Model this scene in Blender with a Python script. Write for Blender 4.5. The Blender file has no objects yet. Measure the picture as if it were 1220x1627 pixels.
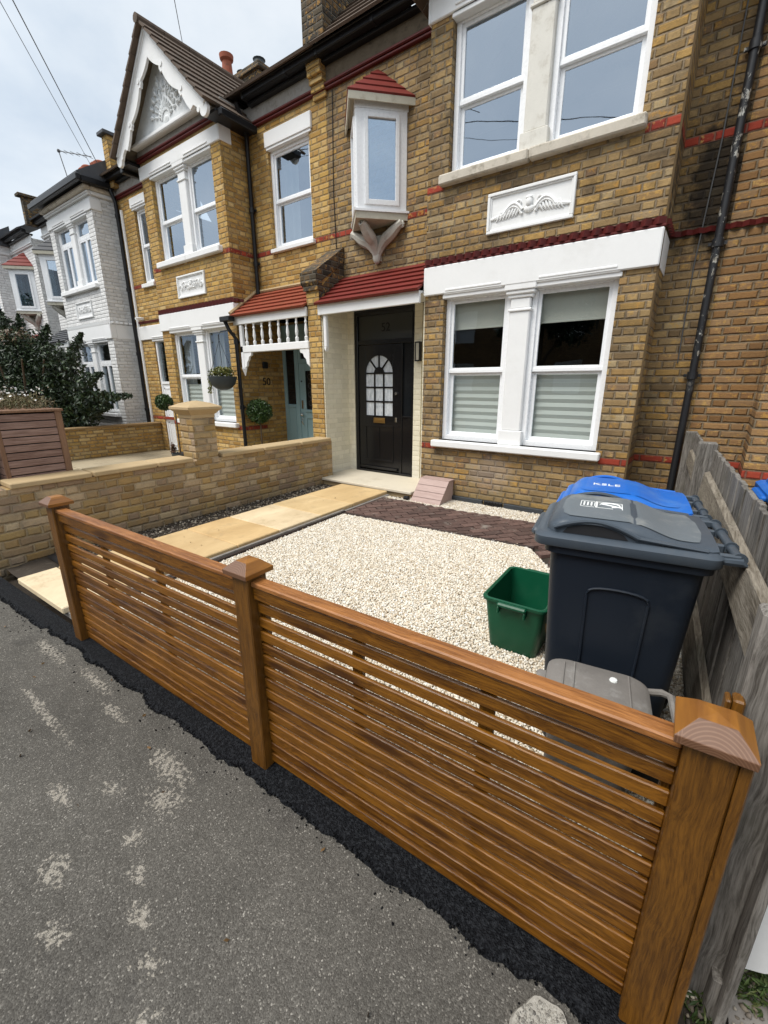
import bpy, math, random
import numpy as np
from mathutils import Matrix, Vector, noise
random.seed(7); rng = np.random.default_rng(7)
C = bpy.context.scene.collection
SC = bpy.context.scene
PI = math.pi

# ------------------------------------------------------------------ mesh builder
class MB:
    def __init__(s, xf=None):
        s.v = []; s.f = []; s.xf = xf
    def add(s, vs, fs):
        b = len(s.v)
        if s.xf: vs = [s.xf(*p) for p in vs]
        s.v += [tuple(p) for p in vs]; s.f += [tuple(i + b for i in f) for f in fs]
        return s
    def box(s, x0, x1, y0, y1, z0, z1):
        if x0 > x1: x0, x1 = x1, x0
        if y0 > y1: y0, y1 = y1, y0
        if z0 > z1: z0, z1 = z1, z0
        return s.add([(x0,y0,z0),(x1,y0,z0),(x1,y1,z0),(x0,y1,z0),(x0,y0,z1),(x1,y0,z1),(x1,y1,z1),(x0,y1,z1)],
              [(0,3,2,1),(4,5,6,7),(0,1,5,4),(1,2,6,5),(2,3,7,6),(3,0,4,7)])
    def cbox(s, x0, x1, y0, y1, z0, z1, c=.004):
        # box with chamfered edges (8 corners -> 24 verts)
        if x0 > x1: x0, x1 = x1, x0
        if y0 > y1: y0, y1 = y1, y0
        if z0 > z1: z0, z1 = z1, z0
        X = (x0, x1); Y = (y0, y1); Z = (z0, z1); vs = []; ix = {}
        for i in (0,1):
            for j in (0,1):
                for k in (0,1):
                    sx = c if i == 0 else -c; sy = c if j == 0 else -c; sz = c if k == 0 else -c
                    ix[(i,j,k,'x')] = len(vs); vs.append((X[i], Y[j]+sy, Z[k]+sz))
                    ix[(i,j,k,'y')] = len(vs); vs.append((X[i]+sx, Y[j], Z[k]+sz))
                    ix[(i,j,k,'z')] = len(vs); vs.append((X[i]+sx, Y[j]+sy, Z[k]))
        g = lambda i,j,k,a: ix[(i,j,k,a)]
        fs = []
        fs.append([g(0,0,0,'x'),g(0,0,1,'x'),g(0,1,1,'x'),g(0,1,0,'x')]); fs.append([g(1,0,0,'x'),g(1,1,0,'x'),g(1,1,1,'x'),g(1,0,1,'x')])
        fs.append([g(0,0,0,'y'),g(1,0,0,'y'),g(1,0,1,'y'),g(0,0,1,'y')]); fs.append([g(0,1,0,'y'),g(0,1,1,'y'),g(1,1,1,'y'),g(1,1,0,'y')])
        fs.append([g(0,0,0,'z'),g(0,1,0,'z'),g(1,1,0,'z'),g(1,0,0,'z')]); fs.append([g(0,0,1,'z'),g(1,0,1,'z'),g(1,1,1,'z'),g(0,1,1,'z')])
        for i in (0,1):
            for j in (0,1): q=[g(i,j,0,'x'),g(i,j,1,'x'),g(i,j,1,'y'),g(i,j,0,'y')]; fs.append(q if (i==j) else q[::-1])
            for k in (0,1): q=[g(i,0,k,'x'),g(i,1,k,'x'),g(i,1,k,'z'),g(i,0,k,'z')]; fs.append(q if i!=k else q[::-1])
        for j in (0,1):
            for k in (0,1): q=[g(0,j,k,'y'),g(1,j,k,'y'),g(1,j,k,'z'),g(0,j,k,'z')]; fs.append(q if j==k else q[::-1])
        for i in (0,1):
            for j in (0,1):
                for k in (0,1): fs.append([g(i,j,k,'x'),g(i,j,k,'y'),g(i,j,k,'z')] if (i+j+k)%2 else [g(i,j,k,'z'),g(i,j,k,'y'),g(i,j,k,'x')])
        return s.add(vs, fs)
    def prism(s, pts, axis, a, b):
        n = len(pts)
        mk = {'x': lambda p,t:(t,p[0],p[1]), 'y': lambda p,t:(p[0],t,p[1]), 'z': lambda p,t:(p[0],p[1],t)}[axis]
        vs = [mk(p,a) for p in pts] + [mk(p,b) for p in pts]
        fs = [tuple(range(n)), tuple(range(2*n-1,n-1,-1))] + [(i,(i+1)%n+0,(i+1)%n+n,i+n)[::-1] for i in range(n)]
        return s.add(vs, fs)
    def pane(s, x0,x1,y,z0,z1):
        return s.add([(x0,y,z0),(x1,y,z0),(x1,y,z1),(x0,y,z1)],[(0,1,2,3)])
    def tube(s, pts, r, n=8, caps=True):
        pts = [Vector(p) for p in pts]; rs = r if isinstance(r,(list,tuple)) else [r]*len(pts)
        vs = []; up = Vector((0,0,1))
        for i,p in enumerate(pts):
            d = (pts[min(i+1,len(pts)-1)] - pts[max(i-1,0)]).normalized()
            u = up if abs(d.dot(up)) < .95 else Vector((0,1,0))
            a = d.cross(u).normalized(); b = a.cross(d)
            for k in range(n):
                t = 2*PI*k/n; vs.append(tuple(p + (a*math.cos(t)+b*math.sin(t))*rs[i]))
        fs = [(i*n+k, i*n+(k+1)%n, (i+1)*n+(k+1)%n, (i+1)*n+k) for i in range(len(pts)-1) for k in range(n)]
        if caps: fs += [tuple(range(n))[::-1], tuple(range((len(pts)-1)*n, len(pts)*n))]
        return s.add(vs, fs)
    def lathe(s, prof, cx, cy, n=16):
        vs = [(cx+r*math.cos(2*PI*k/n), cy+r*math.sin(2*PI*k/n), z) for r,z in prof for k in range(n)]
        fs = [(i*n+k, i*n+(k+1)%n, (i+1)*n+(k+1)%n, (i+1)*n+k) for i in range(len(prof)-1) for k in range(n)]
        fs += [tuple(range(n))[::-1], tuple(range((len(prof)-1)*n, len(prof)*n))]
        return s.add(vs, fs)
    def loft(s, rings, cap0=True, cap1=True):
        n = len(rings[0]); vs = [p for r in rings for p in r]
        fs = [(i*n+k, i*n+(k+1)%n, (i+1)*n+(k+1)%n, (i+1)*n+k) for i in range(len(rings)-1) for k in range(n)]
        if cap0: fs.append(tuple(range(n))[::-1])
        if cap1: fs.append(tuple(range((len(rings)-1)*n, len(rings)*n)))
        return s.add(vs, fs)
    def ball(s, c, r, n=10, m=6, sq=(1,1,1)):
        prof = [(math.sin(PI*i/m), -math.cos(PI*i/m)) for i in range(m+1)]
        prof[0] = (.05,-1); prof[-1] = (.05,1)
        vs = [(c[0]+r*sq[0]*a*math.cos(2*PI*k/n), c[1]+r*sq[1]*a*math.sin(2*PI*k/n), c[2]+r*sq[2]*b) for a,b in prof for k in range(n)]
        fs = [(i*n+k, i*n+(k+1)%n, (i+1)*n+(k+1)%n, (i+1)*n+k) for i in range(m) for k in range(n)]
        return s.add(vs, fs)
    def wall(s, axis, c, a0, a1, z0, z1, holes=(), flip=False):
        # rectangle in the plane axis=c with rectangular openings (a0,a1,z0,z1)
        A = sorted({a0,a1,*[h[0] for h in holes],*[h[1] for h in holes]}); A=[a for a in A if a0<=a<=a1]
        Z = sorted({z0,z1,*[h[2] for h in holes],*[h[3] for h in holes]}); Z=[z for z in Z if z0<=z<=z1]
        for i in range(len(A)-1):
            for j in range(len(Z)-1):
                am=(A[i]+A[i+1])/2; zm=(Z[j]+Z[j+1])/2
                if any(h[0]<am<h[1] and h[2]<zm<h[3] for h in holes): continue
                q=[(A[i],Z[j]),(A[i+1],Z[j]),(A[i+1],Z[j+1]),(A[i],Z[j+1])]
                vs=[(p[0],c,p[1]) if axis=='y' else (c,p[0],p[1]) for p in q]
                s.add(vs,[(0,1,2,3)])
        return s
    def reveal(s, axis, c, d, h):
        a0,a1,z0,z1=h
        P=lambda a,z,t:(a,t,z) if axis=='y' else (t,a,z)
        q=[(a0,z0),(a1,z0),(a1,z1),(a0,z1)]
        for i in range(4):
            p,r=q[i],q[(i+1)%4]
            s.add([P(*p,c),P(*r,c),P(*r,d),P(*p,d)],[(0,1,2,3)])
        return s
    def build(s, name, mat, parent=None, smooth=False, bevel=0, ang=35):
        me = bpy.data.meshes.new(name); me.from_pydata(s.v, [], s.f); me.update()
        if mat: me.materials.append(mat)
        if smooth:
            me.polygons.foreach_set('use_smooth', [True]*len(me.polygons))
            try: me.set_sharp_from_angle(angle=math.radians(ang))
            except Exception: pass
        o = bpy.data.objects.new(name, me); C.objects.link(o)
        if parent: par(o, parent)
        if bevel:
            m = o.modifiers.new('bevel','BEVEL'); m.width = bevel; m.segments = 2; m.limit_method = 'ANGLE'
        return o
def world_of(o):
    m = Matrix.LocRotScale(o.location, o.rotation_euler, o.scale)
    if o.parent: m = world_of(o.parent) @ o.matrix_parent_inverse @ m
    return m
def par(o, p):
    o.parent = p; o.matrix_parent_inverse = world_of(p).inverted()
def thing(name, label, cat, loc=(0,0,0), rz=0, group=None):
    o = bpy.data.objects.new(name, None); C.objects.link(o); o.empty_display_size=.1
    o.location = loc; o.rotation_euler = (0,0,rz); tag(o,label,cat,group); return o
def tag(o, label, cat, group=None):
    o['label']=label; o['category']=cat
    if group: o['group']=group
    return o
def kind(o,k): o['kind']=k; return o
def text_mesh(txt, size, mat, parent, name, loc, rot, ext=.004, align='CENTER'):
    cu = bpy.data.curves.new(name,'FONT'); cu.body=txt; cu.size=size; cu.extrude=ext; cu.align_x=align; cu.align_y='CENTER'
    t = bpy.data.objects.new(name+'_tmp',cu); C.objects.link(t)
    me = bpy.data.meshes.new_from_object(t.evaluated_get(bpy.context.evaluated_depsgraph_get())) if False else t.to_mesh().copy()
    t.to_mesh_clear(); bpy.data.objects.remove(t)
    me.materials.clear(); me.materials.append(mat)
    o = bpy.data.objects.new(name, me); C.objects.link(o); o.location=loc; o.rotation_euler=rot
    if parent: par(o,parent)
    return o

# ------------------------------------------------------------------ node helpers
class NT:
    def __init__(s, nt): s.nt=nt
    def n(s, t, **kw):
        nd=s.nt.nodes.new(t)
        for k,v in kw.items():
            if k.startswith('_'): s.set(nd.inputs[int(k[1:])],v)
            elif hasattr(nd,k) and k not in ('Color',): setattr(nd,k,v)
        return nd
    def set(s, sock, v):
        if isinstance(v, bpy.types.NodeSocket): s.nt.links.new(v,sock)
        else:
            if sock.type=='RGBA' and len(v)==3: v=(*v,1)
            sock.default_value=v
    def m(s, op, a, b=None, c=None, clamp=False):
        nd=s.nt.nodes.new('ShaderNodeMath'); nd.operation=op; nd.use_clamp=clamp
        for i,v in enumerate((a,b,c)):
            if v is not None: s.set(nd.inputs[i],v)
        return nd.outputs[0]
    def mix(s, f, a, b, mode='MIX'):
        nd=s.nt.nodes.new('ShaderNodeMix'); nd.data_type='RGBA'; nd.blend_type=mode; nd.clamp_factor=True
        s.set(nd.inputs[0],f); s.set(nd.inputs[6],a); s.set(nd.inputs[7],b); return nd.outputs[2]
    def ramp(s, f, stops, interp='LINEAR'):
        nd=s.nt.nodes.new('ShaderNodeValToRGB'); cr=nd.color_ramp; cr.interpolation=interp
        while len(cr.elements)<len(stops): cr.elements.new(.5)
        for e,(p,c) in zip(cr.elements,stops):
            e.position=p; e.color=(*c,1) if not isinstance(c,(int,float)) else (c,c,c,1)
        s.set(nd.inputs[0],f); return nd.outputs[0]
    def noise(s, vec, scale, detail=4, rough=.55, w=None, dist=0, out=0):
        nd=s.nt.nodes.new('ShaderNodeTexNoise')
        s.set(nd.inputs['Vector'],vec); nd.inputs['Scale'].default_value=scale; nd.inputs['Detail'].default_value=detail
        nd.inputs['Roughness'].default_value=rough; nd.inputs['Distortion'].default_value=dist
        return nd.outputs[out]
    def vor(s, vec, scale, feature='F1', out=0, rnd=1):
        nd=s.nt.nodes.new('ShaderNodeTexVoronoi'); nd.feature=feature
        s.set(nd.inputs['Vector'],vec); nd.inputs['Scale'].default_value=scale; nd.inputs['Randomness'].default_value=rnd
        return nd.outputs[out]
    def pos(s): return s.nt.nodes.new('ShaderNodeNewGeometry').outputs['Position']
    def island(s): return s.nt.nodes.new('ShaderNodeNewGeometry').outputs['Random Per Island']
    def xyz(s, v):
        nd=s.nt.nodes.new('ShaderNodeSeparateXYZ'); s.set(nd.inputs[0],v); return nd.outputs
    def comb(s, x=0,y=0,z=0):
        nd=s.nt.nodes.new('ShaderNodeCombineXYZ')
        for i,v in enumerate((x,y,z)): s.set(nd.inputs[i],v)
        return nd.outputs[0]
    def vm(s, op, a, b=None):
        nd=s.nt.nodes.new('ShaderNodeVectorMath'); nd.operation=op; s.set(nd.inputs[0],a)
        if b is not None: s.set(nd.inputs[1],b)
        return nd.outputs[0]
    def smooth(s, v, a, b, lo=0, hi=1):
        nd=s.nt.nodes.new('ShaderNodeMapRange'); nd.interpolation_type='SMOOTHSTEP'
        s.set(nd.inputs[0],v)
        for i,q in enumerate((a,b,lo,hi)): nd.inputs[1+i].default_value=q
        return nd.outputs[0]
def newmat(name):
    m=bpy.data.materials.new(name); m.use_nodes=True; nt=m.node_tree
    b=nt.nodes['Principled BSDF']; return m, NT(nt), b
def bump(t, b, h, strength=.5, dist=.01):
    nd=t.nt.nodes.new('ShaderNodeBump'); nd.inputs['Strength'].default_value=strength; nd.inputs['Distance'].default_value=dist
    t.set(nd.inputs['Height'],h); t.nt.links.new(nd.outputs[0],b.inputs['Normal'])
def mat_plain(name, col, rough=.5, var=.12, scale=8, bmp=.0, bscale=120, metal=0, dirt=None, dirt_amt=.3, spec=.5, cscale=None):
    m,t,b=newmat(name); p=t.pos()
    n=t.noise(p,scale,5); n2=t.noise(p,scale*9,3)
    f=t.m('ADD',t.m('MULTIPLY',n,var*1.4),t.m('MULTIPLY',n2,var*.6)); f=t.m('ADD',f,1-var)
    col_=t.mix(1.0,(*col,1),t.comb(f,f,f),'MULTIPLY')
    if dirt:
        d=t.smooth(t.noise(p,scale*.8,6,.7),.5,.72); col_=t.mix(t.m('MULTIPLY',d,dirt_amt),col_,dirt)
    t.set(b.inputs['Base Color'],col_); b.inputs['Metallic'].default_value=metal
    t.set(b.inputs['Roughness'],t.m('ADD',rough-.06,t.m('MULTIPLY',n2,.12)))
    b.inputs['Specular IOR Level'].default_value=spec*(.6 if rough>.3 else 1)
    if bmp: bump(t,b,t.noise(p,bscale,4,.6),bmp,.003)
    return m

# ------------------------------------------------------------------ brick pattern group
def make_brick_group():
    g=bpy.data.node_groups.new('brick_pattern','ShaderNodeTree'); t=NT(g)
    for n_ in ('Rand','Rand2','Mask','Edge'): g.interface.new_socket(n_,in_out='OUTPUT',socket_type='NodeSocketFloat')
    gi=g.interface.new_socket('Wob',in_out='INPUT',socket_type='NodeSocketFloat'); gi.default_value=.006
    i=g.nodes.new('NodeGroupInput'); o=g.nodes.new('NodeGroupOutput')
    geo=g.nodes.new('ShaderNodeNewGeometry'); P=geo.outputs['Position']; N=t.xyz(geo.outputs['True Normal'])
    nz=t.n('ShaderNodeTexNoise'); nz.inputs['Scale'].default_value=9; nz.inputs['Detail'].default_value=4; nz.inputs['Roughness'].default_value=.65
    g.links.new(P,nz.inputs['Vector'])
    w=t.vm('SUBTRACT',nz.outputs['Color'],(.5,.5,.5)); sc=g.nodes.new('ShaderNodeVectorMath'); sc.operation='SCALE'
    g.links.new(w,sc.inputs[0]); g.links.new(i.outputs[0],sc.inputs['Scale'])
    x,y,z=t.xyz(t.vm('ADD',P,sc.outputs[0]))[0:3]
    isx=t.m('GREATER_THAN',t.m('ABSOLUTE',N[0]),.6); isz=t.m('GREATER_THAN',t.m('ABSOLUTE',N[2]),.7)
    u=t.m('ADD',t.m('MULTIPLY',x,t.m('SUBTRACT',1,isx)),t.m('MULTIPLY',y,isx))
    v=t.m('ADD',t.m('MULTIPLY',z,t.m('SUBTRACT',1,isz)),t.m('MULTIPLY',y,isz))
    rr=t.m('DIVIDE',v,.075); row=t.m('FLOOR',rr); fv=t.m('FRACT',rr); odd=t.m('FLOORED_MODULO',row,2)
    jit=t.n('ShaderNodeTexWhiteNoise',noise_dimensions='1D'); g.links.new(row,jit.inputs['W'])
    su=t.m('ADD',t.m('DIVIDE',u,.3375),t.m('ADD',t.m('MULTIPLY',odd,.5),t.m('MULTIPLY',jit.outputs[0],.12)))
    cell=t.m('FLOOR',su); fu=t.m('FRACT',su); isH=t.m('GREATER_THAN',fu,.667)
    du=t.m('MULTIPLY',t.m('MINIMUM',t.m('MINIMUM',fu,t.m('ABSOLUTE',t.m('SUBTRACT',fu,.667))),t.m('SUBTRACT',1,fu)),.3375)
    dv=t.m('MULTIPLY',t.m('MINIMUM',fv,t.m('SUBTRACT',1,fv)),.075)
    en=t.n('ShaderNodeTexNoise'); en.inputs['Scale'].default_value=75; en.inputs['Detail'].default_value=3; g.links.new(P,en.inputs['Vector'])
    d=t.m('ADD',t.m('MINIMUM',du,dv),t.m('MULTIPLY',t.m('SUBTRACT',en.outputs[0],.5),.009))
    wn=t.n('ShaderNodeTexWhiteNoise',noise_dimensions='3D'); g.links.new(t.comb(t.m('ADD',t.m('MULTIPLY',cell,2),isH),row,isx),wn.inputs['Vector'])
    c=t.nt.nodes.new('ShaderNodeSeparateColor'); g.links.new(wn.outputs['Color'],c.inputs[0])
    g.links.new(c.outputs[0],o.inputs[0]); g.links.new(c.outputs[1],o.inputs[1])
    g.links.new(t.smooth(d,.0045,.008),o.inputs[2]); g.links.new(t.smooth(d,.003,.017),o.inputs[3])
    return g
BG=make_brick_group()
def mat_brick(name, pal, mortar, soot=.3, sootcol=(.05,.04,.03), stain=None, rough=.9, strength=.8, sootscale=1.1, wob=.008, face=.8, joint=1.0, base=None, var=1.0):
    m,t,b=newmat(name); p=t.pos()
    g=t.nt.nodes.new('ShaderNodeGroup'); g.node_tree=BG; g.inputs[0].default_value=wob
    n=len(pal); col=t.ramp(g.outputs[0],[(i/(n),c) for i,c in enumerate(pal)],'CONSTANT' if False else 'LINEAR')
    fine=t.noise(p,55,6,.72); mid=t.noise(p,14,4,.6)
    k=t.m('ADD',1-.38*var,t.m('ADD',t.m('MULTIPLY',fine,.42*var),t.m('MULTIPLY',g.outputs[1],.34*var)))
    col=t.mix(1,col,t.comb(k,k,k),'MULTIPLY')
    if var>.9:
        hot=t.m('MULTIPLY',t.smooth(t.noise(p,19,5,.7),.50,.62),t.smooth(g.outputs[0],.25,.6)); col=t.mix(t.m('MULTIPLY',hot,.75),col,t.mix(g.outputs[1],(.46,.235,.05,1),(.56,.36,.12,1)))
        ed=t.m('ADD',.50,t.m('MULTIPLY',g.outputs[3],.5)); col=t.mix(1,col,t.comb(ed,ed,ed),'MULTIPLY')
    # pitted darker faces
    pit=t.smooth(t.noise(p,70,5,.8),.56,.68)
    col=t.mix(t.m('MULTIPLY',pit,.45*face),col,t.mix(1,col,(.42,.36,.3,1),'MULTIPLY'))
    mo=t.mix(t.smooth(mid,.35,.7),mortar,[c*.6 for c in mortar])
    mk=g.outputs[2]
    if joint<1: mk=t.m('ADD',t.m('MULTIPLY',mk,joint),1-joint)
    col=t.mix(mk,mo,col)
    if soot:
        s1=t.smooth(t.noise(p,sootscale*1.4,8,.72),.42,.68); s2=t.smooth(g.outputs[1],.35,.95)
        f=t.m('MULTIPLY',t.m('ADD',t.m('MULTIPLY',s1,.6),t.m('MULTIPLY',t.m('MULTIPLY',s1,s2),.45)),soot,clamp=True)
        col=t.mix(f,col,sootcol)
    if base:
        zz=t.xyz(p)[2]; f=t.m('MULTIPLY',t.smooth(t.m('ADD',zz,t.m('MULTIPLY',mid,.25)),base[0],base[1],1,0),base[2]); col=t.mix(f,col,base[3])
    for (cx,cz,rx,rz,amt,sc) in (stain or []):
        X=t.xyz(p); dx=t.m('DIVIDE',t.m('SUBTRACT',X[0],cx),rx); dz=t.m('DIVIDE',t.m('SUBTRACT',X[2],cz),rz)
        r=t.m('SQRT',t.m('ADD',t.m('MULTIPLY',dx,dx),t.m('MULTIPLY',dz,dz)))
        r=t.m('ADD',r,t.m('MULTIPLY',t.m('SUBTRACT',t.noise(p,7,5,.7),.5),1.6))
        col=t.mix(t.m('MULTIPLY',t.smooth(r,.35,1.1,1,0),amt),col,sc)
    t.set(b.inputs['Base Color'],col); b.inputs['Roughness'].default_value=rough; b.inputs['Specular IOR Level'].default_value=.25
    h=t.m('ADD',g.outputs[3],t.m('MULTIPLY',fine,.55)); h=t.m('ADD',h,t.m('MULTIPLY',g.outputs[1],.25))
    bump(t,b,h,min(1,strength*1.2),.011); return m
def mat_wood(name, lo, hi, axis='x', rough=.42, gscale=1., knots=.9, knotcol=(.05,.02,.008), bmp=.25, spec=.5, tilt=0, grime=None):
    m,t,b=newmat(name); tc=t.nt.nodes.new('ShaderNodeTexCoord').outputs['Object']
    isl=t.island(); off=t.comb(t.m('MULTIPLY',isl,37.),t.m('MULTIPLY',isl,11.),t.m('MULTIPLY',isl,23.))
    p=t.vm('ADD',tc,off)
    sc={'x':(2.0,52,52),'z':(52,52,2.0),'y':(52,2.0,52)}[axis]
    warp=t.noise(p,3.5,2); pw=t.vm('MULTIPLY',t.vm('ADD',p,t.comb(0,t.m('MULTIPLY',warp,.06),t.m('MULTIPLY',warp,.06)) if axis!='z' else t.comb(t.m('MULTIPLY',warp,.06),t.m('MULTIPLY',warp,.06),0)),tuple(q*gscale for q in sc))
    g1=t.noise(pw,1,6,.66); g2=t.noise(t.vm('MULTIPLY',pw,(4.,4.,4.)),1,4,.7)
    f=t.m('ADD',t.m('MULTIPLY',t.smooth(g1,.3,.72),.55),t.m('MULTIPLY',t.smooth(g2,.3,.7),.45))
    f=t.m('ADD',f,t.m('MULTIPLY',t.m('SUBTRACT',isl,.5),.35))
    blot=t.noise(p,5,3,.5); f=t.m('ADD',f,t.m('MULTIPLY',t.m('SUBTRACT',blot,.5),.5))
    col=t.ramp(f,[(0.05,lo),(.45,tuple((a*.55+c*.45) for a,c in zip(lo,hi))),(.95,hi)])
    if knots:
        ks={'x':(3.2,16,16),'z':(16,16,3.),'y':(16,3.2,16)}[axis]
        kd=t.vor(t.vm('MULTIPLY',p,ks),.55); k=t.smooth(kd,.08,.22,1,0); col=t.mix(t.m('MULTIPLY',k,knots),col,knotcol)
    if grime: col=t.mix(t.m('MULTIPLY',t.smooth(t.noise(t.pos(),4,5,.7),.5,.7),grime[0]),col,grime[1])
    t.set(b.inputs['Base Color'],col); t.set(b.inputs['Roughness'],t.m('ADD',rough-.1,t.m('MULTIPLY',g1,.2))); b.inputs['Specular IOR Level'].default_value=spec
    bump(t,b,t.m('ADD',g1,t.m('MULTIPLY',g2,.6)),bmp,.004); return m
def mat_glass(name, tint=(.75,.8,.8), base=.12):
    m,t,b=newmat(name); nt=t.nt; nt.nodes.remove(b); out=nt.nodes['Material Output']
    tr=nt.nodes.new('ShaderNodeBsdfTransparent'); tr.inputs[0].default_value=(*tint,1)
    gl=nt.nodes.new('ShaderNodeBsdfGlossy'); gl.inputs['Roughness'].default_value=.015; gl.inputs[0].default_value=(.74,.85,.98,1)
    nz=t.noise(t.pos(),1.3,2); bp=nt.nodes.new('ShaderNodeBump'); bp.inputs['Strength'].default_value=.12; bp.inputs['Distance'].default_value=.02; t.set(bp.inputs['Height'],nz)
    nt.links.new(bp.outputs[0],gl.inputs['Normal'])
    ge=nt.nodes.new('ShaderNodeNewGeometry'); dt=nt.nodes.new('ShaderNodeVectorMath'); dt.operation='DOT_PRODUCT'; nt.links.new(ge.outputs['Incoming'],dt.inputs[0]); nt.links.new(ge.outputs['Normal'],dt.inputs[1])
    f=t.m('ADD',t.m('MULTIPLY',t.m('POWER',t.m('SUBTRACT',1,t.m('ABSOLUTE',dt.outputs['Value'])),4),.9),base,clamp=True)
    mx=nt.nodes.new('ShaderNodeMixShader'); t.set(mx.inputs[0],f); nt.links.new(tr.outputs[0],mx.inputs[1]); nt.links.new(gl.outputs[0],mx.inputs[2])
    nt.links.new(mx.outputs[0],out.inputs[0]); return m
def mat_leaf(name, cols, rough=.45):
    m,t,b=newmat(name); isl=t.island(); n=len(cols)
    col=t.ramp(isl,[(i/(n-1),c) for i,c in enumerate(cols)]); col=t.mix(1,col,t.ramp(t.noise(t.pos(),3,3),[(.3,.6),(.7,1.25)]),'MULTIPLY')
    t.set(b.inputs['Base Color'],col); b.inputs['Roughness'].default_value=rough
    b.inputs['Subsurface Weight'].default_value=0
    return m
# ------------------------------------------------------------------ materials
M={}
yel=[(.33,.18,.045),(.44,.265,.08),(.52,.335,.115),(.47,.29,.08),(.56,.40,.18),(.38,.22,.07)]
M['brick50']=mat_brick('stock_brick_clean',yel,(.42,.30,.15),soot=.22,sootcol=(.14,.075,.025),strength=.7)
old=[(.17,.115,.06),(.30,.20,.095),(.39,.265,.12),(.26,.175,.085),(.41,.31,.17),(.24,.15,.085),(.36,.225,.08)]
M['brick52']=mat_brick('stock_brick_weathered',old,(.30,.23,.15),soot=.75,sootcol=(.055,.042,.028),
    stain=[(-.28,3.25,.36,.8,.93,(.012,.010,.008)),(-.1,4.9,.25,1.6,.55,(.02,.016,.012)),(-2.05,.45,.35,.3,.35,(.4,.33,.28))],base=(.1,.6,.35,(.16,.13,.06)))
M['brick54']=mat_brick('stock_brick_orange',[(.22,.12,.05),(.30,.165,.065),(.34,.20,.09),(.26,.14,.06),(.32,.20,.10)],(.26,.20,.13),soot=.4)
M['brickdark']=mat_brick('sooty_brick',[(.045,.04,.03),(.09,.07,.045),(.16,.10,.05),(.06,.05,.04)],(.16,.14,.11),soot=.5,sootcol=(.03,.028,.022))
M['wallbrick']=mat_brick('garden_wall_brick',[(.27,.17,.075),(.45,.305,.135),(.37,.225,.08),(.50,.39,.25),(.42,.28,.105),(.33,.23,.15),(.46,.34,.21)],(.40,.31,.19),soot=.55,sootcol=(.15,.13,.11),sootscale=2.2,wob=.022,strength=1.0,joint=.75,var=.85,base=(-.05,.3,.7,(.11,.10,.085)))
M['wallbrick2']=mat_brick('far_garden_wall_brick',[(.28,.17,.06),(.42,.28,.10),(.48,.36,.18),(.36,.22,.07)],(.36,.27,.16),soot=.35,sootcol=(.14,.10,.04),wob=.02)
M['brickwhite']=mat_brick('painted_white_brick',[(.71,.705,.69),(.73,.725,.71),(.69,.685,.67)],(.65,.645,.63),soot=.12,sootcol=(.5,.49,.46),strength=.6,face=.08,var=.5)
M['brickcream']=mat_brick('cream_painted_brick',[(.74,.69,.54),(.78,.73,.58),(.72,.67,.52)],(.66,.61,.48),soot=.25,sootcol=(.40,.34,.25),strength=.28,face=.08,joint=.3,base=(.1,.75,.5,(.66,.65,.62)),var=.4)
M['brickpier']=mat_brick('painted_jamb_brick',[(.66,.62,.52),(.70,.67,.58),(.62,.57,.46)],(.50,.46,.38),soot=.35,sootcol=(.42,.36,.27),strength=.8,face=.3)
M['red']=mat_brick('red_band_brick',[(.26,.035,.02),(.34,.055,.03),(.22,.03,.02)],(.22,.10,.07),soot=.15,strength=.5)
M['redmould']=mat_plain('red_painted_moulding',(.095,.012,.010),.55,.3,14,.4,60,dirt=(.03,.015,.012),dirt_amt=.6)
M['tile_red']=mat_plain('red_clay_tile',(.17,.024,.017),.6,.3,9,.4,60,dirt=(.10,.03,.02),dirt_amt=.5)
M['tile_orange']=mat_plain('orange_clay_tile',(.25,.055,.026),.65,.3,9,.4,60,dirt=(.14,.06,.03),dirt_amt=.5)
M['tile_brown']=mat_plain('brown_roof_tile',(.12,.088,.066),.85,.4,6,.6,50,dirt=(.05,.045,.035),dirt_amt=.7)
M['slate']=mat_plain('slate',(.075,.078,.085),.6,.3,6,.4,50,dirt=(.14,.13,.12),dirt_amt=.4)
M['white']=mat_plain('white_masonry_paint',(.80,.80,.79),.5,.07,3,.25,40,dirt=(.60,.59,.55),dirt_amt=.25)
M['upvc']=mat_plain('white_window_frame',(.86,.87,.88),.28,.03,3,0)
M['stone']=mat_plain('weathered_pale_stone',(.55,.50,.42),.85,.25,9,.6,60,dirt=(.22,.19,.14),dirt_amt=.75)
M['stonewhite']=mat_plain('flaking_white_column_paint',(.68,.66,.60),.8,.12,9,.5,60,dirt=(.38,.34,.27),dirt_amt=.5)
M['rough']=mat_plain('roughcast_render',(.33,.31,.28),.95,.35,12,1.0,90,dirt=(.16,.14,.11),dirt_amt=.6)
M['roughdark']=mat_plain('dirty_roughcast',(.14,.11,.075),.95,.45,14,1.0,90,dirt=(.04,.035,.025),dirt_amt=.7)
M['plaster']=mat_plain('white_pargeting',(.74,.76,.76),.8,.16,9,.9,55,dirt=(.42,.43,.42),dirt_amt=.5)
M['black']=mat_plain('black_gutter_paint',(.012,.012,.013),.35,.2,6,.1,30)
M['pipeflake']=None
M['blackgloss']=mat_plain('black_gloss_door_paint',(.006,.006,.007),.22,.15,4,.05,30)
M['teal']=mat_plain('dusty_blue_door_paint',(.28,.42,.45),.4,.06,4,.05,30)
M['brass']=mat_plain('brass',(.45,.28,.10),.35,.15,20,metal=1)
M['chrome']=mat_plain('polished_metal',(.6,.6,.58),.25,.1,20,metal=1)
M['glass']=mat_glass('window_glass',(.93,.96,.95),.10)
M['glassup']=mat_glass('upper_window_glass',(.62,.68,.70),.34)
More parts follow.
